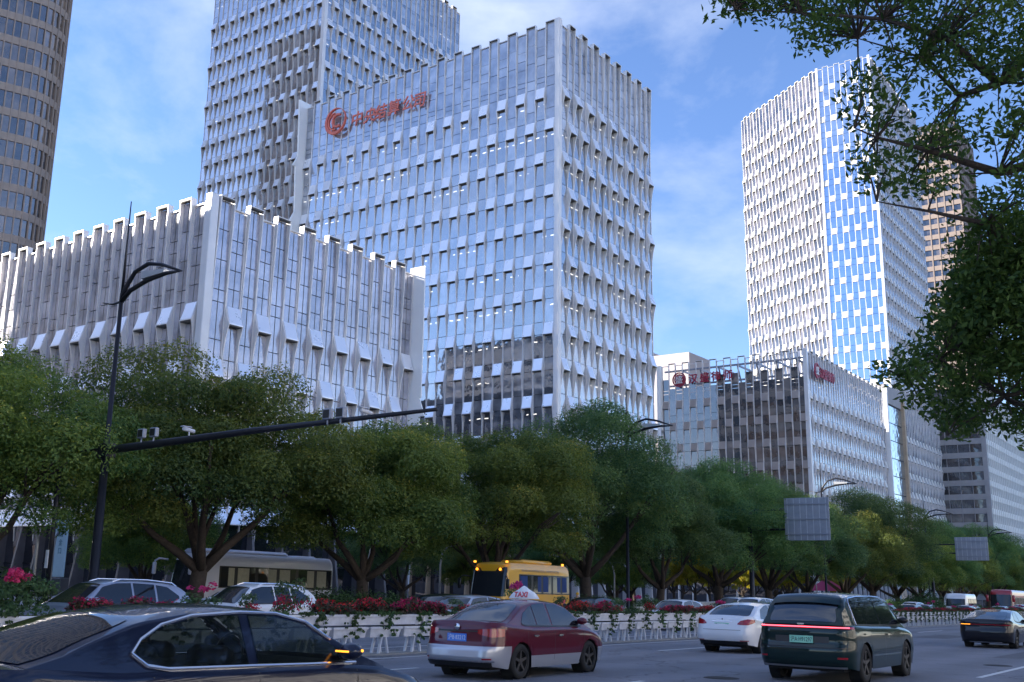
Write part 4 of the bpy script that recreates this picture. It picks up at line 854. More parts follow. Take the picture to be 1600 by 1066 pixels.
for sg in (1,-1):
    b=MB(); pts=[(xx,zz) for xx,zz in zip([.70,.70,.80,1.4,2.4,3.0,3.5,3.98],[1.14,1.56,1.65,1.69,1.71,1.70,1.60,1.14])]; b.tube([H.side(a,c,sg,.012) for a,c in pts],.012,5); b.build('window_trim','chrome',t)
# white saloon
t,sh,H=car('white saloon car with large red teardrop tail lights','car',31.95,13.2,.0,L_=4.65,W_=1.84,H_=1.48,paint='paint_white',axles=(1.03,3.73),wr=.325,rin=[(0,.16),(.25,.12),(.36,.03),(.5,-.02),(.7,.0),(.9,.06),(1.05,.12),(2,.14)],
   top=[(0,1.04),(.08,1.07),(.5,1.05),(1.3,.97),(3.2,.94),(3.7,.9),(4.3,.78),(4.65,.68)],roof=[(.5,1.05),(.9,1.27),(1.3,1.41),(1.8,1.475),(2.3,1.48),(2.75,1.45),(3.0,1.38),(3.8,.91)],rw=(.56,1.26,.82,.86),tum=.42)
tails(t,sh,.50,1.12,.80,.99,shape=([.83,.82,.82,.90],[.86,.94,.99,.97]))
bar(t,sh,0,.33,.905,.92,'chrome','boot_handle',.012); bar(t,sh,0,.80,.25,.36,'trim_black','rear_diffuser'); bar(t,sh,.58,.85,.365,.385,'lamp_red','reflector',.012); bar(t,sh,0,.60,.665,.675,'trim_black','boot_seam',.003)
plate(t,-2.325+.05,.80,'沪A·DM1520','plate_green','ink_black',w_=.46); b=MB(); b.box(-2.325+.09,-2.325+.115,-.02,.02,.95,1.0); b.build('badge','chrome',t); b=MB(); b.tube([(-1.0,0,1.45),(-1.07,0,1.54)],[.014,.005],6); b.build('aerial','paint_white',t)
# black fastback at right
t,sh,H=car('black fastback saloon with its amber indicator lit','car',45.7,8.6,.0,L_=4.95,W_=1.9,H_=1.43,paint='paint_black',axles=(1.08,3.98),wr=.345,detail=2,rin=[(0,.16),(.25,.1),(.4,.02),(.6,0),(.8,.05),(.93,.02),(2,.02)],
   top=[(0,1.0),(.05,1.04),(.4,1.03),(1.0,.98),(1.6,.93),(3.4,.91),(4.0,.87),(4.6,.76),(4.95,.68)],roof=[(.35,1.03),(.9,1.20),(1.5,1.35),(2.0,1.42),(2.5,1.43),(2.95,1.40),(3.25,1.33),(4.1,.88)],dlo=[([1.45,1.7,2.1,2.25],[1.04,.98,.97,.97],[1.06,1.24,1.335,1.345]),([2.31,2.7,3.2,3.7],[.97,.965,.95,.95],[1.35,1.345,1.26,.97])],rw=(.42,1.5,.80,.86),ws=(3.22,4.0,.88,.86),tum=.42)
bar(t,sh,0,.98,.845,.875,'lamp_red','tail_light',.010,nx=30); bar(t,sh,.50,.90,.85,.872,'lamp_amber','indicator',.016,sg=1); plate(t,-2.475+.06,.74,'沪A·1DF55','plate_blue','ink_white'); bar(t,sh,0,.6,.215,.235,'chrome','bumper_trim',.012); b=MB(); b.tube([(-.75,0,1.41),(-.85,0,1.49)],[.02,.005],6); b.build('aerial','trim_black',t)
# near navy car
t,sh,H=car('nearest dark navy saloon crossing the lower left corner with its driver visible','car',5.95,7.55,.0,L_=4.92,W_=1.86,H_=1.45,paint='paint_navy',axles=(1.05,3.9),wr=.34,open_=True,
   top=[(0,1.0),(.1,1.04),(.5,1.03),(1.2,.975),(3.4,.955),(3.9,.92),(4.5,.80),(4.92,.68)],roof=[(.45,1.03),(.95,1.23),(1.4,1.37),(1.9,1.435),(2.4,1.45),(2.85,1.42),(3.15,1.35),(3.98,.93)],dlo=[([1.32,1.42,1.6,1.9,2.25,2.38],[1.10,1.03,1.0,.995,.99,.99],[1.12,1.20,1.28,1.345,1.37,1.37]),([2.47,2.75,3.05,3.55],[.99,.985,.98,.975],[1.372,1.36,1.30,1.0])],rw=(.52,1.40,.84,.87),ws=(3.12,3.92,.88,.86),tum=.44)
for sg in(1,-1):
    b=MB(); P=[(1.30,1.10),(1.40,1.20),(1.6,1.30),(1.9,1.365),(2.4,1.39),(2.78,1.38),(3.1,1.31),(3.35,1.16)]; b.tube([H.side(a,c,sg,.010) for a,c in P],.014,6); P=[(1.30,1.10),(1.42,1.01),(1.6,.985),(2.4,.975),(3.0,.965),(3.6,.96)]; b.tube([H.side(a,c,sg,.012) for a,c in P],.014,6); b.build('window_trim','chrome',t)
    b=MB(); pp=H.side(3.38,1.04,sg); b.box(pp[0]-.03,pp[0]-.015,pp[1]+sg*.12-.06,pp[1]+sg*.12+.09,1.06,1.075) if sg<0 else None
    if sg<0: b.tube([(pp[0]+.12,pp[1]-.10,1.075),(pp[0]+.10,pp[1]-.235,1.075)],.013,6); b.build('mirror_indicator','lamp_amber',t)
tails(t,sh,.4,1.05,.78,.93)
for sg in(1,-1):
    p0=sh.px(4.25); b=MB(); sh.panel(b,[p0,p0+.2,p0+.75],[.66,.62,.62],[.72,.74,.72],sg,.008,4,12); b.build('headlight','lamp_clear',t,True)
for yy in (.38,-.38):
    for xx in (.0,): b=MB(); b.bbox(xx-.2,xx-.02,yy-.24,yy+.24,.55,1.12,.05); (b.bbox(xx-.17,xx-.06,yy-.12,yy+.12,1.14,1.28,.03) if yy>5 else None); b.build('seat','seat',t,True)
b=MB(); b.bbox(-1.15,-.95,-.62,.62,.55,1.08,.05); b.build('seat','seat',t,True)
b=MB(); b.tube([(0.72+.07*math.cos(a)*.6,.38+.19*math.sin(a),.98+.19*math.cos(a)) for a in np.linspace(0,2*PI,17)],.014,6,cap=False); b.build('steering_wheel','trim_black',t)
# ---- people
def human(label,pos,rot,coat,legs,pose='stand',group=None,hair='hair',h=1.72,name='person',arms=((.08,-.02,.92),(.08,-.02,.92))):
    t=thing(name,label,'person',pos,rot,group); k=h/1.72
    J=[(0,0,.93),(0,0,1.12),(0,0,1.36),(0,0,1.47),(.01,0,1.56),(.02,0,1.66)]; Rd=[.135,.125,.14,.055,.075,.085]; E_=[(0,1),(1,2),(2,3),(3,4),(4,5)]
    def add(p,r,par): J.append(p);Rd.append(r);E_.append((par,len(J)-1)); return len(J)-1
    for i,sg in enumerate((1,-1)):
        s_=add((0,sg*.17,1.40),.06,2); e=add((-.03,sg*.24,1.13),.045,s_); ax,ay,az=arms[i]; hnd=add((ax,sg*(.24+ay),az if az<1.13 else az),.036,e); add((ax+.03,sg*(.23+ay),az-.08 if az<1.1 else az+.06),.03,hnd)
        if pose=='stand': hp=add((0,sg*.10,.86),.10,0); kn=add((.02,sg*.11,.48),.065,hp); an=add((-.02,sg*.11,.09),.045,kn); add((.13,sg*.12,.04),.04,an)
        else: hp=add((0,sg*.11,.88),.10,0); kn=add((.42,sg*.13,.90),.07,hp); an=add((.46,sg*.13,.48),.05,kn); add((.58,sg*.13,.42),.04,an)
    me=bpy.data.meshes.new('sk'); me.from_pydata([tuple(c*k for c in q) for q in J],E_,[]); o=bpy.data.objects.new('sk',me); COL.objects.link(o)
    o.modifiers.new('s','SKIN'); 
    for v,r in zip(me.skin_vertices[0].data,Rd): v.radius=(r*k,r*k)
    me.skin_vertices[0].data[0].use_root=True; sb=o.modifiers.new('u','SUBSURF'); sb.levels=1
    bpy.context.view_layer.update(); m2=bpy.data.meshes.new_from_object(o.evaluated_get(bpy.context.evaluated_depsgraph_get())); m2.name='body'; COL.objects.unlink(o); bpy.data.objects.remove(o)
    m2.materials.clear(); [m2.materials.append(MATS[q]) for q in (coat,legs,'skin','trim_black')]
    for f in m2.polygons:
        z=f.center.z/k; y=abs(f.center.y)/k; f.material_index=2 if z>1.485 or (y>.2 and abs(z-arms[0][2])<.09) else (0 if z>.90 else (3 if z<.08 and pose=='stand' else 1)); f.use_smooth=True
    ob('body',m2,t); b=MB(); G=[[(.005+.10*k*math.cos(a)*math.sin(q)-.012,.088*k*math.sin(a)*math.sin(q),(1.665+.115*math.cos(q))*k) for a in np.linspace(0,2*PI,15)] for q in np.linspace(0,1.75,8)]
    G=[[ (x-(.03 if z<1.68*k and x>.03 else 0),y,z) for x,y,z in r] for r in G]; b.grid(np.array(G)[:, ::-1]); b.build('hair',hair,t,True)
    b=MB(); b.tube([(.075*k,0,1.64*k),(.115*k,0,1.615*k)],[.008,.018],6); [b.tube([(.088*k,q*.03,1.655*k),(.096*k,q*.03,1.655*k)],.008,6,1) for q in(1,-1)]; b.build('face','skin',t) if False else b.mesh('x','skin'); 
    f=MB(); f.tube([(.075*k,0,1.645*k),(.112*k,0,1.61*k)],[.008,.017],6); f.build('nose','skin',t,True)
    f=MB(); [f.tube([(.082*k,q*.03*k,1.65*k),(.094*k,q*.03*k,1.65*k)],.009,6) for q in(1,-1)]; f.build('eye','hair',t)
    return t
pz=lambda x:gz(x)+.14
human('person in a white shirt and dark trousers by the tree at the far left',(37.1,60.5,pz(37)),2.6,'cloth_white','cloth_dark')
human('person in dark clothes with hands on hips, left of the white shirt',(35.4,60.6,pz(35)),-1.2,'cloth_dark','cloth_dark',arms=((.02,-.1,1.0),(.02,-.1,1.0)))
human('person in black standing before the dark glass, head lowered',(46.5,62.5,pz(46)),-2.2,'cloth_dark','cloth_dark')
human('person in black holding a phone to the face before the dark glass',(49.0,62.6,pz(49)),-1.9,'cloth_dark','cloth_dark',arms=((.16,-.06,1.48),(.08,-.02,.92)))
human('bald driver seated in the nearest navy car',(5.75,7.95,gz(6)-.36),0,'cloth_dark','cloth_dark','sit',hair='skin',arms=((.38,.0,1.25),(.38,0,1.25)))
# ---- cars in the opposite lanes (they face the camera)
def lights_front(t,sh,L_):
    for sg in(1,-1):
        p0=sh.px(L_-.62); b=MB(); sh.panel(b,[p0,p0+.2,p0+.7],[.64,.60,.60],[.72,.74,.71],sg,.008,3,10); b.build('headlight','lamp_clear',t,True)
    pm_=sh.p[-1]; bar(t,sh,pm_-.5,pm_,.40,.56,'trim_black','grille',.008)
suv=dict(L_=4.6,W_=1.84,H_=1.66,wr=.35,axles=(.95,3.62),top=[(0,1.05),(.4,1.06),(1.5,1.02),(3.2,.99),(3.7,.95),(4.3,.84),(4.6,.74)],roof=[(.08,1.05),(.3,1.35),(.6,1.56),(1.0,1.62),(1.8,1.66),(2.5,1.64),(2.9,1.55),(3.7,.96)],dlo=[([.62,.95,1.3],[1.22,1.08,1.07],[1.26,1.48,1.53]),([1.36,1.8,2.0],[1.07,1.06,1.06],[1.54,1.56,1.565]),([2.06,2.5,2.9,3.3],[1.06,1.05,1.04,1.04],[1.565,1.55,1.46,1.08])],rw=(.12,.55,.8,.84),ws=(2.88,3.58,.88,.86))
def far_car(label,x,y,paint_,kind='sedan',rot=PI,rack=False,rim='rim_silver'):
    k=dict(suv) if kind=='suv' else {}; t,sh,H=car(label,'car',x,y,rot,paint=paint_,group='cars queueing in the opposite lanes',rim=rim,**k); lights_front(t,sh,sh.L)
    if rack:
        for sg in(1,-1): b=MB(); b.tube([H.arc(x_,.86*sg,.05 if 0<i<4 else .0) for i,x_ in enumerate((.6,.75,1.5,2.3,2.55))],.018,6); b.build('roof_rail','chrome',t)
    return t
far_car('light grey estate car with roof rails behind the flowers at left',16.6,24.6,'paint_grey','suv',rack=True)
far_car('white car just behind the light grey one, under the coach',22.9,26.2,'paint_white','suv',rack=True)
far_car('silver car between the white car and the coach',25.2,29.3,'paint_silver')
far_car('dark saloon car left of the yellow bus',33.2,26.8,'paint_black'); far_car('pale silver car with a round lamp glint before the yellow bus',30.6,23.4,'paint_silver')
far_car('black and white two-tone car right behind the taxi roof',34.5,26.0+4.2,'paint_white') if False else None
far_car('dark car low behind the red flowers right of the yellow bus',45.0,26.9,'paint_black')
far_car('white car with a green windscreen behind the flowers',47.5,23.4,'paint_white'); far_car('white van-like estate car with black side stripes',57.0,23.4,'paint_white','suv'); far_car('silver hatchback behind the white saloon roof',62.5,26.9,'paint_silver','suv')
far_car('pale blue car in the gap right of the dark green car',84.5,24.2,'paint_silver'); far_car('bronze saloon car behind the flowers',92.0,24.0,'paint_bronze'); far_car('purple car behind the flowers',97.5,24.2,'paint_purple')
far_car('white car left of the white van',104,26.9,'paint_white','suv'); far_car('silver car before the white van',109,23.3,'paint_silver'); far_car('white saloon car right of the white van',124.5,26.0,'paint_white'); far_car('grey car before the red bus',120,22.2,'paint_grey'); far_car('white car below the red bus',130,22.4,'paint_white'); far_car('silver car at the right edge below the red bus',134.5,25.6-3.2+.3,'paint_silver','suv')
# ---- buses
def bus(label,cat,name,x,y,rot,L_,W_,H_,paint_,glass_z,wins,wsz,axles,gap=.06,band=None,name_w='window',rc=.3,group=None,front='bus_glass',curtains='curtain'):
    t=thing(name,label,cat,(x,y,gz(x)),rot,group,roty=-.02)
    sh=Shell(L_,W_,[(0,H_-.05),(.4,H_),(L_-.6,H_),(L_,H_-.12)],[(0,.05),(1,0),(H_-.6,.0),(H_,.14)],[(0,.05),(.9,0),(1.2,.03),(H_-.3,.32),(H_,.42)],[(0,.97),(.5,1),(1.6,1),(H_-.5,.975),(H_,.955)],axles,.46,low=.32,rc=rc,fc=.42,rb=.04,fb=.12,sh=.28,shk=.10)
    sh.body(rows=22,crown=.05).build('body',paint_,t,True)
    b=MB(); b.box(-L_/2+.2,L_/2-.3,-W_/2+.3,W_/2-.3,.3,.9); b.build('underbody','under_black',t)
    for xa in axles:
        for sg in(1,-1): wheel(t,xa-L_/2,sg*(W_/2-.17),.46,.28,'rim_silver',sg,6)
    z0,z1=glass_z
    for sg in(1,-1):
        b=MB(); sh.panel(b,[sh.px(wins[0][0])-.04,sh.px(wins[-1][1])+.04],[z0-.05]*2,[z1+.05]*2,sg,.006,8,60); b.build('window_band','trim_black',t,True)
        for i,(a,c) in enumerate(wins):
            b=MB(); sh.panel(b,[sh.px(a)+gap,sh.px(c)-gap],[z0]*2,[z1]*2,sg,.014,8,8); w_=b.build(name_w,'bus_glass',t,True)
            if curtains:
                b=MB(); f0,f1=((.0,.45) if i%2 else (.35,1.)); pa,pb=sh.px(a)+gap,sh.px(c)-gap; sh.panel(b,[pa+(pb-pa)*f0,pa+(pb-pa)*f1],[z0+.06]*2,[z1-.03]*2,sg,.016,4,6); b.build('curtain',curtains,w_,True)
    pm_=sh.p[-1]; b=MB(); 
    for sg in(1,-1): sh.panel(b,[pm_-W_/2+.02,pm_],[wsz[0]]*2,[wsz[1]]*2,sg,.010,10,20)
    b.build('windscreen',front,t,True)
    return t,sh
t,sh=bus('white coach with curtained windows parked behind the trees','bus','coach',39.2,44.75,PI,9.7,2.5,3.15,'paint_coach',(1.45,2.45),[(.25,1.5),(1.6,2.9),(3.0,4.3),(4.4,5.8),(5.9,7.2),(7.3,8.3)],(.95,2.75),(2.7,8.0))
b=MB(); b.bbox(-1.5,4.2,-.95,.95,3.12,3.36,.12); b.bbox(-3.8,-2.2,-.7,.7,3.12,3.24,.08); b.build('roof_unit','paint_coach',t,True)
for sg in(1,-1): b=MB(); b.tube([(5.0,sg*1.0,2.75),(5.35,sg*1.3,2.8),(5.5,sg*1.45,2.65)],[.05,.05,.05],6); b.bbox(5.42,5.55,sg*1.45-.12,sg*1.45+.12,2.0,2.62,.04); b.build('wing_mirror','paint_coach',t,True)
b=MB(); b.bbox(-3.55,-3.4,1.22,1.262,.95,1.35,.01); b.build('fuel_flap','trim_black',t)
t,sh=bus('yellow school bus with blue curtains behind the taxi','bus','school_bus',45.7,31.6,PI,6.3,2.3,3.0,'paint_yellow',(1.55,2.42),[(.15,.95),(1.02,1.85),(1.92,2.8),(2.87,3.7),(3.78,4.9)],(1.35,2.78),(1.4,4.9),curtains='curtain_blue',rc=.22)
b=MB(); b.bbox(-1.9,.9,-.75,.75,2.98,3.22,.1); b.build('roof_unit','paint_yellow',t,True)
for k in range(9): b=MB(); b.box(.0+k*.1,.05+k*.1,-.6,.6,3.215,3.235); b.build('vent_slat','trim_black',t)
b=MB(); G=[[sh.S(sh.p[-1]-abs(v)*1.0,2.74-.16*(1 if abs(v)<.45 else max(0,1-(abs(v)-.45)*8))*j+.10*(1-j)+.0,1 if v>0 else -1,.022) for j in (0,.5,1)] for v in np.linspace(-.9,.9,31)]; b.grid(np.array(G)); b.build('front_cap','paint_yellow',t,True)
for sg in(1,-1):
    b=MB(); p_=sh.S(sh.p[-1]-.75,2.66,sg,.05); b.tube([p_,(p_[0]+.05,p_[1],p_[2])],.07,10); b.build('warning_lamp','lamp_amber',t); b=MB(); b.tube([(2.7,sg*1.0,3.0),(2.7,sg*1.0,3.1)],.07,8); b.tube([(-2.8,sg*.8,3.0),(-2.8,sg*.8,3.12)],.07,8); b.build('roof_lamp','lamp_amber',t)
    b=MB(); b.tube([(2.9,sg*1.1,2.3),(3.2,sg*1.35,2.35),(3.3,sg*1.5,2.2)],.03,6); b.bbox(3.25,3.35,sg*1.5-.1,sg*1.5+.1,1.7,2.2,.03); b.build('wing_mirror','trim_black',t,True)
me=text_mesh('SHANGHAI INTERNATIONAL KINDERGARTEN',.17,.002,'slab_tan','lettering'); ob('lettering',me,t,M=Matrix.Translation((1.6,1.135,2.60))@Matrix.Rotation(PI,4,'Z')@Matrix.Rotation(PI/2+.2,4,'X'))
b=MB(); b.lathe([(0,.02),(.16,.02),(.17,0)],20,'y',c=(-2.4,1.15,1.2)); b.build('stop_disc','ink_red',t); b=MB(); b.bbox(-2.2,-2.0,1.1,1.2,1.05,1.3,.02); b.build('stop_arm_box','trim_black',t)
t,sh=bus('white high-roof van among the queueing cars','van','van',117.5,25.4,PI,5.6,2.0,2.55,'paint_white',(1.35,2.0),[(.4,1.6),(1.7,3.0),(3.1,4.2)],(1.3,2.05),(1.1,4.4),curtains=None)
t,sh=bus('red bus at the far right edge','bus','bus',142.5,25.2,PI,10.5,2.5,3.3,'paint_red',(1.3,2.4),[(.4,2.0),(2.1,3.8),(3.9,5.6),(5.7,7.4),(7.5,9.2)],(.95,2.75),(2.6,8.0),curtains=None)
for sg in(1,-1): b=MB(); b.bbox(5.3,5.5,sg*1.45-.15,sg*1.45+.15,1.9,2.7,.05); b.build('wing_mirror','paint_red',t,True)
# scooter rider
t=thing('scooter','delivery scooter under the rider in yellow','scooter',(49.5,30.3,gz(49)),PI); 
for xx in(-.55,.55): b=MB(); b.lathe([(.17,-.05),(.24,-.04),(.24,.04),(.17,.05)],18,'y',c=(xx,0,.24),closed=True); b.build('wheel','rubber',t)
b=MB(); b.tube([(.55,0,.3),(.42,0,.95),(.35,0,1.02)],.04,6); b.tube([(.4,.3,1.0),(.4,-.3,1.0)],.02,6); b.bbox(-.6,.1,-.14,.14,.35,.75,.05); b.bbox(.1,.4,-.14,.14,.28,.36,.02); b.bbox(.36,.46,-.16,.16,.35,.9,.03); b.build('body','paint_white',t,True)
human('scooter rider in a yellow jacket and helmet seen over the white car',(49.3,30.3,gz(49)-.12),PI,'cloth_yellow','cloth_dark','sit',hair='cloth_yellow',arms=((.4,0,1.1),(.4,0,1.1)))

# ---------------------------------------------------------------- planters on the median
def pl_y(x): return 18.15+curve(x)*.8
def trough(w_,h_,d_,t0):
    b=MB(); a=.045
    b.hexa([(-w_/2+a,-d_/2+a,0),(w_/2-a,-d_/2+a,0),(w_/2-a,d_/2-a,0),(-w_/2+a,d_/2-a,0),(-w_/2,-d_/2,h_),(w_/2,-d_/2,h_),(w_/2,d_/2,h_),(-w_/2,d_/2,h_)]); b.bbox(-w_/2-.02,w_/2+.02,-d_/2-.02,d_/2+.02,h_-.045,h_+.015,.008); b.box(-w_/2+.06,w_/2-.06,-d_/2+.06,d_/2-.06,h_+.012,h_+.02,1)
    return b.mesh('trough',['planter_white','soil'])
UP_T=trough(1.24,.235,.44,0); LO_T=trough(1.16,.24,.40,0)
b=MB(); b.hexa([(-.2,-.15,0),(-.15,-.15,0),(-.15,-.09,0),(-.2,-.09,0),(-.1,-.14,.42),(-.05,-.14,.42),(-.05,-.08,.42),(-.1,-.08,.42)]); b.hexa([(-.2,.09,0),(-.15,.09,0),(-.15,.15,0),(-.2,.15,0),(-.1,.08,.42),(-.05,.08,.42),(-.05,.14,.42),(-.1,.14,.42)]); LEG_A=b.mesh('leg','planter_white')
b=MB(); b.hexa([(.15,-.15,0),(.2,-.15,0),(.2,-.09,0),(.15,-.09,0),(.05,-.14,.42),(.1,-.14,.42),(.1,-.08,.42),(.05,-.08,.42)]); b.hexa([(.15,.09,0),(.2,.09,0),(.2,.15,0),(.15,.15,0),(.05,.08,.42),(.1,.08,.42),(.1,.14,.42),(.05,.14,.42)]); LEG_B=b.mesh('leg','planter_white')
def tuft(cl,m,size,per,name,asp=.55,up=.5,tint=None): return clump_leaves([(c,r,.45) for c,r in cl],per,size,asp,m,name,up=up,shell=.35)
rd=random.Random(3); FOL=[];BLO=[];GRN=[];GFL=[];IVY=[]
for v in range(4):
    cl=[((rd.uniform(-.45,.45),rd.uniform(-.12,.12),rd.uniform(.08,.22)),rd.uniform(.16,.24)) for _ in range(9)]
    FOL.append(tuft(cl,'leaf_plum',.034,3600,'foliage',.7)); BLO.append(tuft([((c[0],c[1],c[2]+.05),r*.98) for c,r in cl],'flower_red',.026,1500 if v<3 else 700,'blossoms',.9,up=.2))
    cl=[((rd.uniform(-.4,.4),rd.uniform(-.1,.1),rd.uniform(.1,.55)),rd.uniform(.1,.22)) for _ in range(9)]+[((rd.uniform(-.4,.4),0,rd.uniform(.05,.2)),.2) for _ in range(4)]
    GRN.append(tuft(cl,'leaf_ivy',.036,1900,'foliage',.5)); top=[((rd.uniform(-.3,.3),rd.uniform(-.1,.1),rd.uniform(.6,.85)),rd.uniform(.08,.16)) for _ in range(5)]
    GFL.append(tuft(top,'flower_pink',.032,2600,'blossoms',.9,up=.3))
    cl=[((rd.uniform(-.16,.16),-.2-rd.uniform(0,.06),-k*.085+rd.uniform(-.03,.03)),.10-.006*k) for k in range(rd.choice((5,7,9)))]+[((rd.uniform(-.5,.5),-.2,.0),.09) for _ in range(7)]+[((rd.choice((-.3,.28)),-.22,-.1*k),.045) for k in range(6)]
    IVY.append(tuft(cl,'leaf_ivy',.032,5200,'ivy_foliage',.8,up=.1))
U=1.30; zr=-.02
ORD='first second third fourth fifth sixth seventh eighth ninth tenth eleventh twelfth thirteenth fourteenth fifteenth sixteenth seventeenth eighteenth nineteenth twentieth'.split(); CNT={}
def nth(kind,seg):
    k=CNT[(kind,seg)]=CNT.get((kind,seg),0)+1
    return (ORD[k-1]+' ' if k<=20 else ''),' from the left' if k<=20 else ' beyond the twentieth'
def unit(i):
    x=6.6+i*U; y=pl_y(x); z=gz(x); q='beside the carriageway'
    far_=x>70
    pos=('first' if i<8 else '')
    seg='opposite the navy car' if x<15 else 'behind the taxi' if x<26 else 'left of the white saloon' if x<36 else 'behind the white saloon' if x<48 else 'right of the green car' if x<78 else 'in the far stretch'
    a_,b_=nth('p',seg); t=thing('planter',a_+'white two-tier planter '+seg+b_,'planter',(x,y,z),0,'white planters on the median',roty=.02)
    ob('trough',UP_T,t,loc=(0,0,.72)); ob('trough',LO_T,t,loc=(.5,0,.42))
    if not far_ or i%1==0:
        ob('leg',LEG_A,t,loc=(.5,0,0)); ob('leg',LEG_B,t,loc=(.5,0,0))
    k=(i*7)%4; kind=(i*5+1)%7
    if kind in (1,3,6) or (kind==2 and i%2):
        a_,b_=nth('s',seg); f=thing('flowering_shrub',a_+'loose shrub '+('with magenta blossom ' if i%3==0 else 'with few flowers ')+seg+b_,'shrub',(x,y,z+.93),i*1.9,'green shrubs in the planters'); ob('foliage',GRN[k],f)
        if i%3==0: ob('blossoms',GFL[k],f)
        else:
            o=ob('blossoms',BLO[3],f); o.scale=(.9,.9,.9)
        s_=.75+.5*((i*13)%7)/7*(1.25 if i%4==0 else 1); f.scale=(.95,.95,s_*(1 if x<36 else .8))
    else:
        a_,b_=nth('f',seg); f=thing('flower_bush',a_+'mound of red flowers '+seg+b_,'flowers',(x,y,z+.93),(i%2)*PI,'red flower mounds in the planters'); ob('foliage',FOL[k],f); ob('blossoms',BLO[k],f); f.scale=(1.08,1.1,.9+.3*((i*5)%4)/4 if x<36 else .8)
    o=ob('ivy',IVY[(i*3)%4]); a_,b_=nth('i',seg); tag2(o,a_+'ivy trail on the planters '+seg+b_,'ivy','ivy hanging from the planters'); o.location=(x+.62,y,z+.95)
for i in range(112): unit(i)
b=MB(); xs=np.linspace(-20,170,39)
for a,c in zip(xs[:-1],xs[1:]): b.hexa([(a,pl_y(a)-.32,gz(a)-.1),(c,pl_y(c)-.32,gz(c)-.1),(c,pl_y(c)+.32,gz(c)-.1),(a,pl_y(a)+.32,gz(a)-.1),(a,pl_y(a)-.32,gz(a)+.035),(c,pl_y(c)-.32,gz(c)+.035),(c,pl_y(c)+.32,gz(c)+.035),(a,pl_y(a)+.32,gz(a)+.035)])
o=b.build('median_strip','kerb_stone'); o['kind']='structure'
# ---------------------------------------------------------------- street furniture
def lamp(x,label,y=33.95):
    t=thing('street_lamp',label,'street lamp',(x,y,gz(x)),0,'tall black street lamps'); b=MB(); b.tube([(0,0,0),(0,0,.3),(0,0,.35),(0,0,12.2)],[.17,.17,.12,.075],12); b.build('pole','steel_black',t,True)
    b=MB(); b.tube([(0,0,12.2),(0,0,15.9)],[.06,.02],8); b.build('spike','steel_black',t,True)
    b=MB(); b.tube([(0,0,11.9),(0,-.2,12.4),(0,-.7,12.95),(0,-1.5,13.15),(0,-2.3,12.98),(0,-3.5,12.55)],[.09,.09,.08,.08,.07,.03],8); b.tube([(0,0,11.9),(0,-.5,12.25),(0,-1.5,12.5),(0,-2.6,12.6),(0,-3.5,12.55)],[.09,.09,.09,.08,.03],8); b.build('lamp_arm','steel_black',t,True)
    b=MB(); b.hexa([(-.14,-1.3,12.55),(.14,-1.3,12.55),(.12,-2.6,12.62),(-.12,-2.6,12.62),(-.14,-1.3,12.85),(.14,-1.3,12.85),(.12,-2.6,12.74),(-.12,-2.6,12.74)]); b.build('lamp_head','lamp_clear',t)
    b=MB(); b.tube([(0,0,11.9),(0,.5,11.85),(0,1.2,12.0)],[.05,.04,.02],6); b.build('rear_arm','steel_black',t,True); return t
for i,l in enumerate(('black street lamp at left whose leaf-shaped head stands against the low block','black street lamp rising from the tallest dark tree','black street lamp before the beige-spandrel block','black street lamp before the far finned block','farthest black street lamp before the hotel slab')): lamp(22.3+39.3*i,l)
t=thing('traffic_mast','black camera mast with a long arm reaching over the road','mast',(22.3,33.95,gz(22.3)),0)
b=MB(); b.tube([(0,0,0),(0,0,.5),(0,0,.52),(0,0,6.6)],[.24,.24,.19,.13],12); b.build('pole','steel_black',t,True)
b=MB(); b.tube([(0,.5,6.15),(0,0,6.25),(0,-8,6.45),(0,-15.6,6.55)],[.12,.16,.11,.055],10); b.build('arm','steel_black',t,True)
b=MB(); b.bbox(-.2,.2,-.35,.25,5.95,6.5,.03); b.build('clamp','steel_black',t)
def flood(y,nm='flash_unit'):
    b=MB(); b.bbox(-.18,-.02,y-.17,y+.17,6.55,6.88,.02,0); b.box(-.185,-.18,y-.13,y+.13,6.59,6.84,1); b.tube([(-.1,y,6.4),(-.1,y,6.6)],.03,6); b.build(nm,['steel_grey','trim_black'],t)
for y in(-2.2,-2.9,-11.4,-11.95): flood(y)
for y in(-4.7,-12.9): b=MB(); b.tube([(-.25,y,6.72),(.2,y,6.66)],[.075,.065],10); b.bbox(-.32,.05,y-.09,y+.09,6.77,6.80,.01); b.tube([(0,y,6.45),(0,y,6.66)],.025,6); b.build('camera','planter_white',t,True)
b=MB(); b.tube([(0,.1,6.3),(0,5.2,6.4)],[.05,.04],6); b.build('rear_arm','steel_black',t)
t=thing('notice_pole','slim dark pole with a narrow white notice left of the camera mast','pole',(21.8,36.0,gz(21.8)),0); b=MB(); b.tube([(0,0,0),(0,0,7)],[.1,.08],8); b.build('pole','steel_black',t,True); b=MB(); b.bbox(-.14,-.11,-.09,.09,2.0,2.65,.005); b.build('notice','planter_white',t)
vertical_text('专用车道',.12,.002,'ink_black',t,(-.145,.05,2.5),-PI/2,'lettering') if False else None
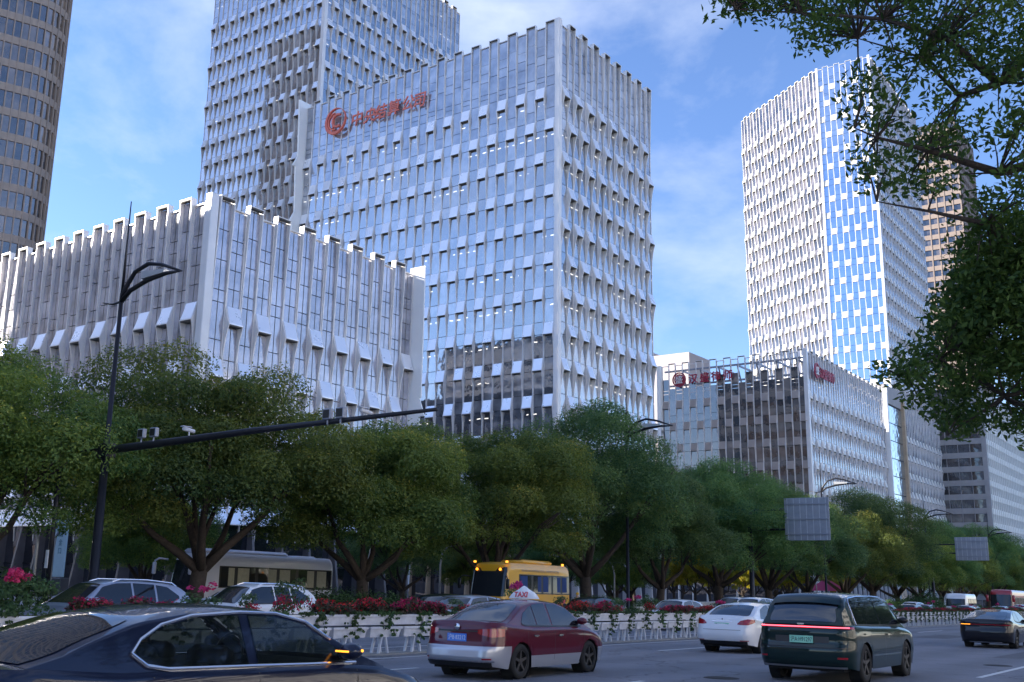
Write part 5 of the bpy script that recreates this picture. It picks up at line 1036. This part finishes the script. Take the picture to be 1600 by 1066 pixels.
def big_sign(x,y0,y1,z0,z1,label,py=33.9):
    t=thing('road_sign',label,'road sign',(x,py,gz(x)),0,'backs of large road signs'); g=gz(x); b=MB(); b.tube([(0,0,0),(0,0,.3),(0,0,z1-g-1.0)],[.26,.22,.17],10); b.build('pole','steel_black',t,True)
    b=MB(); [b.tube([(.12,0,z),(.12,y0-py,z)],.09,8) for z in (z0-g+.9,z1-g-.9)]; b.build('bracket_arm','steel_black',t,True)
    b=MB(); b.bbox(0,.05,y0-py,y1-py,z0-g,z1-g,.015); b.build('panel','sign_panel',t)
    for k in range(7): yy=y0-py+(y1-y0)*(k+.5)/7; b=MB(); b.box(-.03,.0,yy-.025,yy+.025,z0-g+.03,z1-g-.03); b.build('vertical_rib','sign_rib',t)
    for z in np.linspace(z0-g+.5,z1-g-.5,3): b=MB(); b.box(-.08,-.03,y0-py+.03,y1-py-.03,z-.05,z+.05); b.build('cross_rail','steel_grey',t)
big_sign(82.5,27.2,30.9,4.5,7.9,'large road sign seen from behind, left of the gold-leaved trees'); big_sign(142,27.0,30.9,4.0,6.9,'smaller distant road sign seen from behind over the far cars')
def ped_lamp(x,y,label,sg=1,h=4.2):
    t=thing('pavement_lamp',label,'lamp',(x,y,gz(x)+.1),0,'pale curved lamps on the pavement'); b=MB(); b.tube([(0,0,0),(0,0,h*.72),(0,sg*.12,h*.86),(0,sg*.5,h*.97),(0,sg*1.3,h)],[.075,.06,.055,.045,.03],8); b.build('pole','sign_rib',t,True); b=MB(); b.bbox(-.1,.1,min(sg*1.2,sg*1.6),max(sg*1.2,sg*1.6),h-.05,h+.05,.02); b.build('lamp_head','steel_grey',t)
for x,y,sg,l in ((24.8,42,1,'pale curved lamp at the far left by the pedestrians'),(29.5,48.5,-1,'pale curved lamp before the dark hall glass'),(44.5,41.3,-1,'pale curved lamp between the coach and the round bushes'),(51,41.3,-1,'pale curved lamp left of the yellow bus'),(66,41.4,1,'pale straight-topped lamp right of the yellow bus'),(74,42,1,'pale lamp behind the red flowers'),(80,44,1,'pale lamp pole before the lit hedge'),(120,41.5,1,'pale lamp pole in front of the pink canopy')): ped_lamp(x,y,l,sg)
t=thing('banner_sign','tall pale blue banner sign with three dark characters behind the left tree','sign',(36.6,59.5,pz(36.6)),0); b=MB(); b.bbox(-.05,.05,-.7,.7,1.6,5.2,.02); b.build('panel','banner_cyan',t); b=MB(); b.bbox(-.3,.3,-.9,.9,0,1.55,.03); b.build('plinth','lobby_dark',t)
for i,ch in enumerate('融金口'): vertical_text(ch,.42,.004,'ink_teal',t,(-.06,.1,4.0-i*.5),-PI/2,'sign_character')
t=thing('canopy','pink market canopy beyond the round bushes','canopy',(131,44,gz(131)+.1),0); b=MB(); b.hexa([(-2,-2,2.6),(2,-2,2.6),(2,2,2.6),(-2,2,2.6),(-.2,-.2,4),(.2,-.2,4),(.2,.2,4),(-.2,.2,4)]); b.build('roof','pink_cloth',t)
for sx in(-1.9,1.9):
    for sy in(-1.9,1.9): b=MB(); b.tube([(sx,sy,0),(sx,sy,2.6)],.05,6); b.build('post','steel_grey',t)
t=thing('low_wall','white low planter wall on the plaza behind the white saloon','wall',(88,47.6,gz(88)+.1),0,); b=MB()
b.bbox(0,34,0,.4,0,.65,.02); b.build('wall','planter_white',t)
for i,(x,l) in enumerate(((70.5,'white box planter by the grey fins'),(73.5,'second white box planter by the grey fins'))):
    t=thing('box_planter',l,'planter',(x,52,gz(x)+.14),0); b=MB(); b.bbox(-.7,.7,-.35,.35,0,.9,.02); b.build('box','planter_white',t); ob('foliage',GRN[i],t,loc=(0,0,.85))
